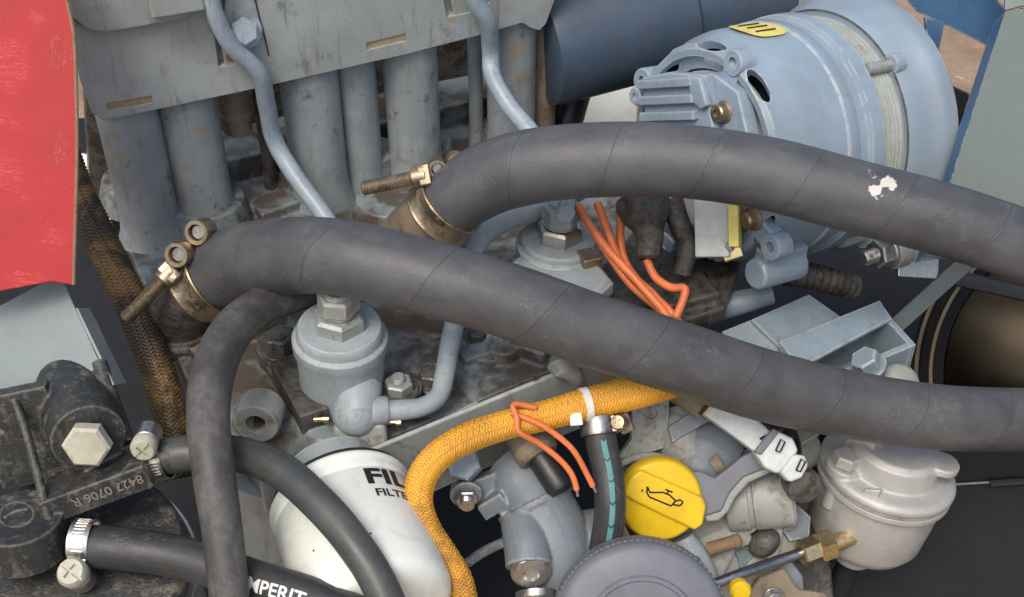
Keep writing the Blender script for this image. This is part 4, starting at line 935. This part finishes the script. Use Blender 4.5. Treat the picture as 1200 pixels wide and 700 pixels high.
# teal striped hose and its clamp
h5, p5 = hose('striped_hose', [P(701, 498, -52), P(706, 525, -46), P(713, 560, -40), P(715, 595, -38), P(711, 630, -48), P(702, 670, -72), P(694, 710, -100)], 18.5, M['hosesmooth'], 'thin black hose with teal stripe beside the yellow cap', n=28, group='thin rubber hoses')
def strip_mb(pa, d0, d1, ang, hw, dr=.35, step=2.5, gap=0, gw=2.0):
    mb = MB(); d = d0; cur = d0; L = gap or (d1 - d0)
    while cur < d1 - 1:
        e = min(cur + L - (gw if gap else 0), d1); m_ = max(2, int((e - cur) / step)); b = len(mb.v)
        for i in range(m_ + 1):
            x = cur + (e - cur) * i / m_
            for s_ in (-1, 0, 1): mb.v.append(pa.at(x - (abs(s_) * 3 if gap else 0) + (3 if gap else 0), ang + s_ * hw, dr))
        for i in range(m_):
            for j in range(2): a_ = b + i * 3 + j; mb.face((a_, a_ + 1, a_ + 4, a_ + 3))
        cur += L
    return mb
B('stripe', strip_mb(p5, 20, p5.len - 20, -.15, .17, gap=24, gw=2.4), M['tealink'], h5)
worm_clamp('steel worm clamp at the top of the teal striped hose', P(701, 500, -50), V(.12, -.95, .2), 20 * 1.03, 10, V(.95, .1, .3), M['steel'], M['gold'], ridges=5, ridge_dir=-1.3, screw_r=9)
mb = MB(); mb.box(P(731, 494, -60), V(.9, .4, 0), V(-.4, .9, .2), V(0, -.2, 1), 9, 14, 6); B('brass_clip', mb, M['gold'], base=P(731, 500, -60), bevel=3, seg=3, label='small brassy clip right of the striped hose clamp', cat='clip')

# ------------------------------------------------------------------ oil cap and cover
yc = P(774, 586, -120); yn = V(.06, -.12, .99).normalized(); yk = kz(yc.z)
oc = thing('oil_filler_cap', 'yellow plastic oil filler cap with oil can symbol', 'oil cap', yc)
gx = V(.91, -.40, 0); gx = (gx - yn * gx.dot(yn)).normalized(); gy = yn.cross(gx)
def YC(x, y, h): return yc + (gx * x + gy * y + yn * h) * yk
mb = MB(); mb.lathe(yc, yn, [(0, -26), (46, -26), (49, -20), (50, -4), (48, 2), (44, 5), (0, 5)], 72); B('cap', mb, M['yellow'], oc, bevel=1)
mb = MB(); mb.prism([YC(x, y, 3) for x, y in ((-46, -10), (-47, 12), (-40, 26), (42, 24), (50, 16), (56, -6), (50, -16), (8, -14), (-30, -12))], yn * 9 * yk); B('grip', mb, M['yellow'], oc, bevel=4.5, seg=4)
mb = MB()
def stroke(q, r=1.1): mb.tube([YC(x * .86 - 1, y * .86 + 3, 12.0) for x, y in q], r, 6, 3)
for i, q in enumerate((((-18, -3), (14, -3), (17, 6), (6, 10), (-4, 10), (-20, 3), (-27, 9), (-24, 1), (-18, -3)), ((2, 10), (2, 14)), ((-3, 15), (8, 15)), ((16, 4), (22, 10), (27, 8), (25, 2), (16, 0)), ((-31, 3), (-31, 0)))):
    for a_, b_ in zip(q, q[1:]): stroke((a_, b_))
B('oil_can_symbol', mb, M['ink'], oc)
mb = MB(); mb.lathe(yc - yn * 60, yn, [(0, 0), (44, 0), (40, 36), (0, 36)], 40); B('filler_neck', mb, M['casting'], oc)
rc_ = P(752, 740, 10); rnn = V(.02, -.06, .99)
cv = thing('round_cover', 'dark grey round cover with raised rings at bottom edge', 'cover', rc_)
mb = MB(); mb.lathe(rc_, rnn, [(0, 4), (60, 4), (62, 6), (66, 6), (68, 3), (94, 1), (101, -3), (104, -10), (104, -40), (0, -40)], 96); B('lid', mb, M['plate'], cv, ang=40)
mb = MB()
for i in range(90):
    th = 2 * pi * i / 90; d = V(math.cos(th), math.sin(th), 0); mb.box(rc_ + d * 104 - V(0, 0, 24), d, V(-d.y, d.x, 0), V(0, 0, 1), 1.2, 2.6, 14)
B('rim_ribs', mb, M['plate'], cv, bevel=.8)
mb = MB(); mb.lathe(P(868, 693, -60), V(.1, -.3, .9), [(0, -10), (12, -10), (13, 0), (10, 5), (0, 6)], 24); B('yellow_plug', mb, M['yellow'], base=P(862, 692, -90), label='small yellow plug at the bottom beside the round cover', cat='plug')

# ------------------------------------------------------------------ clutter right of the cap
sb = thing('bearing_bracket', 'pale grey bracket plate with bolt hole above the yellow cap', 'bracket', P(755, 540, -150))
bn = V(.15, -.1, .98).normalized(); b0 = P(760, 500, -150)
cut = MB(); cut.lathe(onplane(763, 484, b0, bn) - bn * 4, bn, [(0, 0), (7.5, 0), (7.5, 20), (0, 20)], 18)
mb = MB(); mb.prism([onplane(x, y, b0, bn) for x, y in ((742, 455), (785, 445), (784, 500), (778, 526), (758, 532), (722, 540), (740, 515))], -bn * 12); B('plate', mb, M['palecast'], sb, cut=[cut], bevel=3)
mb = MB(); mb.tube([onplane(x, y, b0 + bn * 3, bn) for x, y in ((716, 552), (735, 540), (760, 534), (782, 538))], 4.5, 10); B('lip', mb, M['palecast'], sb)
lv = thing('control_casting', 'grey blue castings stacked right of the yellow cap', 'casting', P(850, 680, -240))
mb = MB(); mb.tube([P(786, 520, -200), P(826, 528, -190), P(850, 545, -190)], [34, 42, 38], 24, 4); mb.sphere(P(818, 545, -190), 44)
B('rounded_body', mb, M['casting'], lv, remesh=2, sm=6)
mb = MB(); mb.tube([P(846, 540, -148), P(836, 546, -150)], [13, 13], 20); B('dark_port', mb, M['brown'], lv)
mb = MB(); mb.prism([P(782, 500, -150), P(822, 476, -150), P(850, 484, -150), P(800, 512, -145), P(788, 520, -145)], V(0, -.2, -1) * 14); B('link_plate', mb, M['casting'], lv, bevel=3)
pl_ = [(802, 590), (812, 566), (806, 552), (822, 552), (838, 560), (868, 536), (896, 520), (912, 532), (902, 548), (872, 560), (856, 578), (846, 600), (826, 606)]
mb = MB(); mb.prism([P(x, y, -128 + (x - 800) * .12) for x, y in pl_], V(0, -.1, -1) * 16); B('lever_arm', mb, M['plate'], lv, bevel=4, seg=3)
mb = MB(); mb.prism([P(x, y, -131 + (x - 800) * .12) for x, y in ((822, 603), (828, 612), (842, 611), (854, 600), (862, 584), (878, 566), (908, 552), (912, 544), (900, 542), (868, 556), (852, 574), (842, 594))], V(0, -.1, -1) * 16); B('lever_edge', mb, M['palecast'], lv, bevel=4, seg=3)
a = V(.95, .12, .2).normalized(); mb = MB(); mb.lathe(P(852, 588, -190), a, [(0, 0), (35, 0), (36, 2), (36, 24), (33, 26), (33, 30), (36, 32), (36, 74), (32, 78), (0, 78)], 36); B('pale_barrel', mb, M['palecast'], lv)
mb = MB(); mb.prism([P(790, 640, -180), P(830, 606, -180), P(868, 612, -180), P(862, 650, -170), (P(842, 690, -170)), P(812, 672, -170)], V(0, -.2, -1) * 50); B('pale_foot', mb, M['palecast'], lv, bevel=8, seg=3)
mb = MB(); mb.tube([P(800, 630, -150), P(816, 660, -150), P(830, 690, -150)], [14, 18, 18], 16); B('pale_pillar', mb, M['pump'], lv)
mb = MB(); mb.lathe(P(830, 644, -150), V(.93, .3, .1), [(0, 0), (8, 0), (8, 30), (9, 32), (8, 38), (4, 41), (0, 41)], 18); B('rusty_pin', mb, M['rust'], lv)
mb = MB(); mb.prism([P(866, 610, -210), P(915, 588, -210), P(912, 630, -200), P(868, 668, -190), P(860, 650, -190)], V(0, -.2, -1) * 20); B('green_plate', mb, M['teal'], lv, bevel=2)
mb = MB(); mb.prism([P(904, 592, -190), P(930, 588, -190), P(950, 606, -190), P(948, 630, -186), P(926, 634, -180), P(912, 614, -184)], V(0, -.2, -1) * 34); B('blue_knuckle', mb, M['casting'], lv)
mb = MB(); mb.prism([P(856, 680, -220), P(930, 612, -215), P(948, 640, -210), P(890, 700, -210), P(860, 712, -210)], V(0, -.2, -1) * 20); B('rail', mb, M['palecast'], lv, bevel=3)
mb = MB(); mb.prism([P(866, 712, -160), P(890, 676, -170), P(920, 664, -170), P(936, 690, -170), P(968, 694, -170), P(980, 720, -170)], V(0, -.3, -1) * 30); B('dusty_foot', mb, M['brown'], lv, bevel=5, seg=3)
mb = MB(); mb.prism([P(906, 668, -186), P(928, 656, -186), P(942, 676, -190), P(944, 706, -190), P(916, 716, -190)], V(0, -.2, -1) * 16); B('blue_web', mb, M['casting'], lv, bevel=5, seg=3)
mb = MB(); mb.sphere(P(896, 636, -185), 16, sq=(1, 1, 1.3), axis=V(.7, .6, 0)); B('dark_knob', mb, M['oily'], lv)
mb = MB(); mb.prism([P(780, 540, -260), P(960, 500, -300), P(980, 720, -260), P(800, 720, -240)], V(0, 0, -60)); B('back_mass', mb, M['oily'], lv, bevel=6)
mb = MB(); mb.tube([P(790, 480, -190), P(800, 520, -180), P(838, 566, -185), P(880, 610, -205)], [26, 30, 30, 26], 20, 4); mb.box(P(826, 618, -200), V(.9, .4, 0), V(-.4, .9, .2), V(0, -.2, 1), 46, 34, 20)
mb.tube([P(870, 560, -215), P(905, 545, -220), P(950, 520, -240)], [30, 28, 24], 20, 4); mb.box(P(890, 660, -215), V(.75, .66, 0), V(-.66, .75, .1), V(0, -.1, 1), 60, 16, 18); mb.lathe(P(842, 664, -190), V(.1, -.3, .9), [(0, -20), (26, -20), (24, 6), (0, 6)], 24)
mb.box(P(905, 612, -205), V(.2, 1, 0), V(-1, .2, 0), V(0, 0, 1), 40, 10, 22)
B('linking_casting', mb, M['palecast'], lv, remesh=2.0, sm=5)
for (x, y, z, r_) in ((800, 575, -140, 8), (922, 612, -186, 9), (812, 660, -135, 8), (906, 700, -140, 10)):
    bolt(lv, P(x, y, z), V(.05, -.3, .95), r_, 7, M['steel'], washer=r_ * 1.35)

# electrical connectors
cn = thing('connector', 'pale grey plug connector lying under the lower hose', 'connector', P(860, 505, -80))
def quad(pts, z, th, bev, mat, name, par): m_ = MB(); m_.prism([P(x, y, z) for x, y in pts], V(0, -.1, -1) * th); return B(name, m_, mat, par, bevel=bev, seg=3)
quad(((822, 484), (836, 470), (868, 486), (874, 480), (912, 512), (902, 528), (890, 534), (850, 504)), -84, 24, 3, M['connector'], 'body', cn)
quad(((846, 473), (862, 470), (878, 480), (868, 488)), -78, 12, 2, M['blackp'], 'latch', cn)
quad(((896, 496), (904, 498), (916, 510), (908, 514)), -78, 10, 2, M['dark'], 'latch_gap', cn)
quad(((890, 514), (900, 508), (908, 516), (900, 522)), -80, 6, 1.5, M['dark'], 'slot', cn)
for s_ in (0, 6):
    mb = MB(); mb.tube([P(820 + s_, 486 - s_ * .2, -82), P(832 + s_, 470, -80)], 2.2, 8); B('seal', mb, M['brass'] if s_ else M['ink'], cn)
mb = MB(); mb.tube([P(770, 445, -110), P(800, 462, -104), P(826, 480, -98)], [14, 15, 15], 16); B('lead', mb, M['brown'], cn)
c2 = thing('connector', 'light grey two lobed plug left of the aluminium bowl', 'connector', P(925, 540, -76))
quad(((884, 530), (906, 502), (930, 514), (936, 528), (930, 540), (912, 556), (896, 548)), -70, 26, 4, M['connector'], 'body', c2)
quad(((914, 554), (930, 532), (944, 534), (948, 546), (940, 560), (926, 566)), -66, 24, 4, M['connector'], 'lobe', c2)
quad(((884, 530), (906, 502), (914, 506), (892, 534)), -67, 8, 2, M['plate'], 'collar', c2)
for (x, y) in ((912, 522), (936, 545)):
    mb = MB(); q = [P(x + a_, y + b_, -63) for a_, b_ in ((-3, 6), (3, -7), (8, -4), (2, 8), (-3, 6))]; mb.tube(q, 1.2, 6, 20); B('latch_mark', mb, M['ink'], c2)
mb = MB(); mb.lathe(P(942, 570, -110), V(.2, -.3, .9), [(0, -20), (20, -20), (22, -4), (20, 4), (14, 8), (0, 9)], 28); B('black_knob', mb, M['oily'], base=P(942, 570, -110), label='dark rubber knob under the two lobed plug', cat='knob')
mb = MB(); pa = Path([P(924, 505, -120), P(930, 520, -130), P(934, 545, -135)], 1.2, 8); mb.sweep(pa, 12, prof=lambda s_, a: 1 + .18 * math.sin(s_ * 1.5)); B('spring_boot', mb, M['blackp'], base=P(930, 520, -130), label='small ribbed black boot beside the two lobed plug', cat='boot')
mb = MB(); mb.tube([P(938, 520, -130), P(952, 512, -140), P(970, 500, -150)], 2.5, 8); B('tan_wire', mb, M['tan'], base=P(940, 518, -130), label='thin tan wire below the lower hose', cat='wire')

# ------------------------------------------------------------------ aluminium bowl
ba = V(.15, .83, .54).normalized(); bc = P(1036, 560, -212); bk = kz(bc.z)
sp_ = thing('separator_bowl', 'cast aluminium separator bowl with bolted lid at lower right', 'separator', P(1010, 660, -250))
mb = MB(); mb.lathe(bc, ba, [(0, -128), (24, -128), (24, -108), (28, -104), (46, -99), (60, -90), (68, -76), (71, -40), (73, -5), (79, -3), (79, 4), (0, 4)], 72); B('bowl', mb, M['alu'], sp_, bevel=1)
mb = MB(); mb.lathe(bc + ba * 5 * bk, ba, [(0, 0), (77.5, 0), (77.5, 4), (0, 4)], 72); B('gasket', mb, M['palecast'], sp_)
mb = MB(); mb.lathe(bc + ba * 9.4 * bk, ba, [(0, 0), (80, 0), (80, 6), (77, 10), (72, 12), (56, 13), (54, 30), (53, 38), (46, 44), (0, 44)], 72)
c = bc - V(64, -10, -14) * bk
mb.lathe(bc + ba * 9.4 * bk + V(-66, 4, 26), ba, [(0, 0), (22, 0), (22, 12), (0, 12)], 28); mb.lathe(bc + ba * 9.4 * bk + V(60, 10, 36), ba, [(0, 0), (20, 0), (20, 10), (0, 10)], 28)
mb.box(bc + ba * 46 * bk + V(-44, 16, 12), V(.5, 0, .5), ba, V(-.5, 0, .5), 20, 36, 8)
B('lid', mb, M['alu'], sp_, remesh=1.8, sm=3)
bolt(sp_, bc + ba * 22 * bk + V(-66, 4, 26), ba, 17, 14, M['alu'], rot=.2)
mb = MB(); mb.lathe(bc + V(-70, -4, 30), -ba, [(0, 0), (10, 0), (10, 32), (7, 36), (0, 36)], 18); B('bolt_shank', mb, M['alu'], sp_)
mb = MB(); mb.box(bc + V(-36, -14, 66), V(1, 0, .5), ba, V(-.5, 0, 1), 10, 11, 8); B('lug', mb, M['alu'], sp_, bevel=3)
mb = MB(); mb.lathe(bc - ba * 126 * bk, -ba, [(0, 0), (14, 0), (14, 60), (0, 60)], 24); B('drain', mb, M['dark'], sp_)
fa_ = V(-.9, -.28, .25).normalized(); t = thing('brass_fitting', 'brass compression fitting on thin dark fuel line', 'fitting', P(960, 640, -190))
mb = MB(); mb.hexa(P(974, 637, -178), fa_, 19, 20, rot=.2); B('fitting_body', mb, M['brass'], t, ang=25)
mb = MB(); mb.hexa(P(957, 642, -173), fa_, 16, 22, rot=.5); B('gland_nut', mb, M['brass'], t, ang=25)
mb = MB(); mb.lathe(P(986, 634, -184), fa_, [(0, -26), (10, -26), (10, 12), (0, 12)], 20); B('port', mb, M['brass'], t)
pipe('fuel_line', [P(946, 646, -170), P(910, 658, -160), P(870, 672, -140), P(836, 685, -130)], [6.5] * 4, metal('dark_pipe', (.30, .31, .33), .3, .1), 'thin dark fuel line running left from the brass fitting', 'pipe')

# ------------------------------------------------------------------ lower left: black filter head, thin hoses
fh = thing('filter_head', 'dusty black cast filter head with bolted boss at lower left', 'filter head', P(90, 690, 30))
bx = V(.93, .34, .0).normalized(); bn2 = V(.15, -.45, .88); bn2 = (bn2 - bx * bn2.dot(bx)).normalized(); by = bn2.cross(bx); LC = P(116, 566, 66)
hc = P(86, 668, 40); ha = V(.05, .62, .78).normalized()
mb = MB(); mb.lathe(hc, ha, [(0, -90), (120, -90), (128, -30), (134, -6), (134, 6), (128, 14), (60, 18), (0, 18)], 72)
mb.tube([P(30, 640, 70), P(22, 606, 92)], [56, 50], 28, 4)                       # round boss at the left
mb.box(LC, bx, by, bn2, 64, 16, 26)      # lettered ledge
mb.tube([P(76, 432, -40), P(86, 462, 4), P(98, 496, 54), P(104, 514, 82)], [38, 43, 44, 43], 28, 4)   # bolt barrel
mb.tube([P(62, 440, 30), P(76, 500, 62)], [10, 12], 14); mb.tube([P(116, 424, 20), P(148, 520, 50)], [9, 11], 14)
mb.box(P(30, 510, 36), V(.96, .2, 0), V(-.2, .9, .4), V(.1, -.4, .9), 46, 60, 10)
mb.tube([P(108, 640, 70), P(150, 642, 74)], [22, 21], 22, 4); mb.tube([P(150, 560, 40), P(184, 538, 52), P(205, 533, 54)], [22, 21, 20], 22, 4)
B('casting', mb, M['black'], fh, remesh=1.6, sm=2)
mb = MB(); mb.tube([P(16, 468, 64), P(30, 505, 70), P(44, 556, 82), P(58, 612, 90)], [4.5, 5, 5.5, 6], 12); B('rib', mb, M['black'], fh)
mb = MB(); mb.tube([P(-20, 492, 50), P(30, 470, 48), P(66, 452, 46)], [4, 4, 4], 10); B('top_rim', mb, M['black'], fh)
bolt(fh, P(104.5, 517, 84), V(.06, -.36, .92), 28, 18, M['cream'], washer=0, rot=.45)
lk = kz(LC.z); lp = LC + bx * 58 * lk + by * 7 * lk + bn2 * 26 * lk
M['emboss'] = plain('dusty_emboss', (.17, .15, .12), .7)
B('lettering', text_mb('8427 0706 R', 16, lambda x, y: lp - bx * x - by * y + bn2 * 1.4, offset=.35), M['emboss'], fh, flat=True)
mb = MB(); lo = P(20, 602, 140); ln_ = V(.05, -.3, .95).normalized(); mb.lathe(lo, ln_, [(19, 0), (22, 0), (22, 3), (19, 3), (19, 0)], 40, ell=.75, ref=V(1, .35, 0)); B('emblem_ring', mb, M['black'], fh)
mb = MB(); mb.tube([lo + V(-12, -4, 3), lo + V(-2, 2, 4), lo + V(12, 5, 2)], 2, 8); B('emblem_mark', mb, M['black'], fh)
mb = MB(); mb.lathe(hc - ha * 26, ha, [(136, -3), (139, -3), (140, 0), (139, 3), (136, 3), (136, -3)], 96); B('steel_rim', mb, M['zinc'], fh)
mb = MB(); mb.lathe(hc - ha * 30, ha, [(0, -160), (124, -160), (132, -150), (134, -10), (128, 0), (0, 0)], 72); B('cup', mb, M['panel'], fh)

hw, pw = hose('curved_hose', [P(178, 540, 48), P(205, 533, 52), P(240, 530, 56), P(285, 534, 66), P(330, 552, 90), P(374, 590, 122), P(412, 634, 145), P(444, 684, 160), P(470, 745, 168)], 21.5, M['hoseribbed'], 'thin rubber hose curving over the white oil filter', n=30, step=3, group='thin rubber hoses')
ht, pt = hose('printed_hose', [P(104, 640, 78), P(140, 643, 80), P(190, 649, 82), P(240, 661, 92), P(300, 682, 110), P(360, 700, 135), P(430, 728, 160)], 25, M['hosesmooth'], 'thin black hose with white printed letters at bottom left', n=32, step=4, group='thin rubber hoses')
hu, pu = hose('dusty_hose', [P(372, 338, -84), P(345, 344, -66), P(308, 358, -30), P(272, 388, 20), P(250, 435, 70), P(244, 490, 105), P(250, 550, 125), P(260, 620, 140), P(268, 690, 148), P(272, 750, 150)], [21, 22, 23, 25, 26, 25.5, 25, 24, 23.5, 23.5], M['hoseoily'], 'dusty thin hose dropping down the left from the lower hose', n=32, step=4, group='thin rubber hoses')
# printing follows the hose
i0 = min(range(len(pt.p)), key=lambda i: abs((pt.p[i].x / kz(pt.p[i].z) + 600) - 278)); s0_ = pt.s[i0]
tl = text_mb('SEMPERIT', 22, lambda x, y: pt.at(s0_ + 5 + x * 1.02, -(y - 7) / 25.0 + .18 if pt.B[i0].y < 0 else (y - 7) / 25.0 - .18, .3), offset=.5)
B('lettering', tl, M['whiteink'], ht, flat=True)
worm_clamp('bright slotted band clamp on the printed hose', P(100, 636, 76), V(1, -.05, .05), 26.5, 12, V(-.35, -.85, .35), M['zinc'], M['cream'], ridges=11, ridge_dir=1.9, screw_r=17, flip=-1)
worm_clamp('worn band clamp with cream screw where the curved hose meets the filter head', P(186, 540, 50), V(.95, .22, .1), 23, 11, V(-.1, .85, .5), M['zinc'], M['cream'], ridges=7, ridge_dir=1.3, screw_r=15)
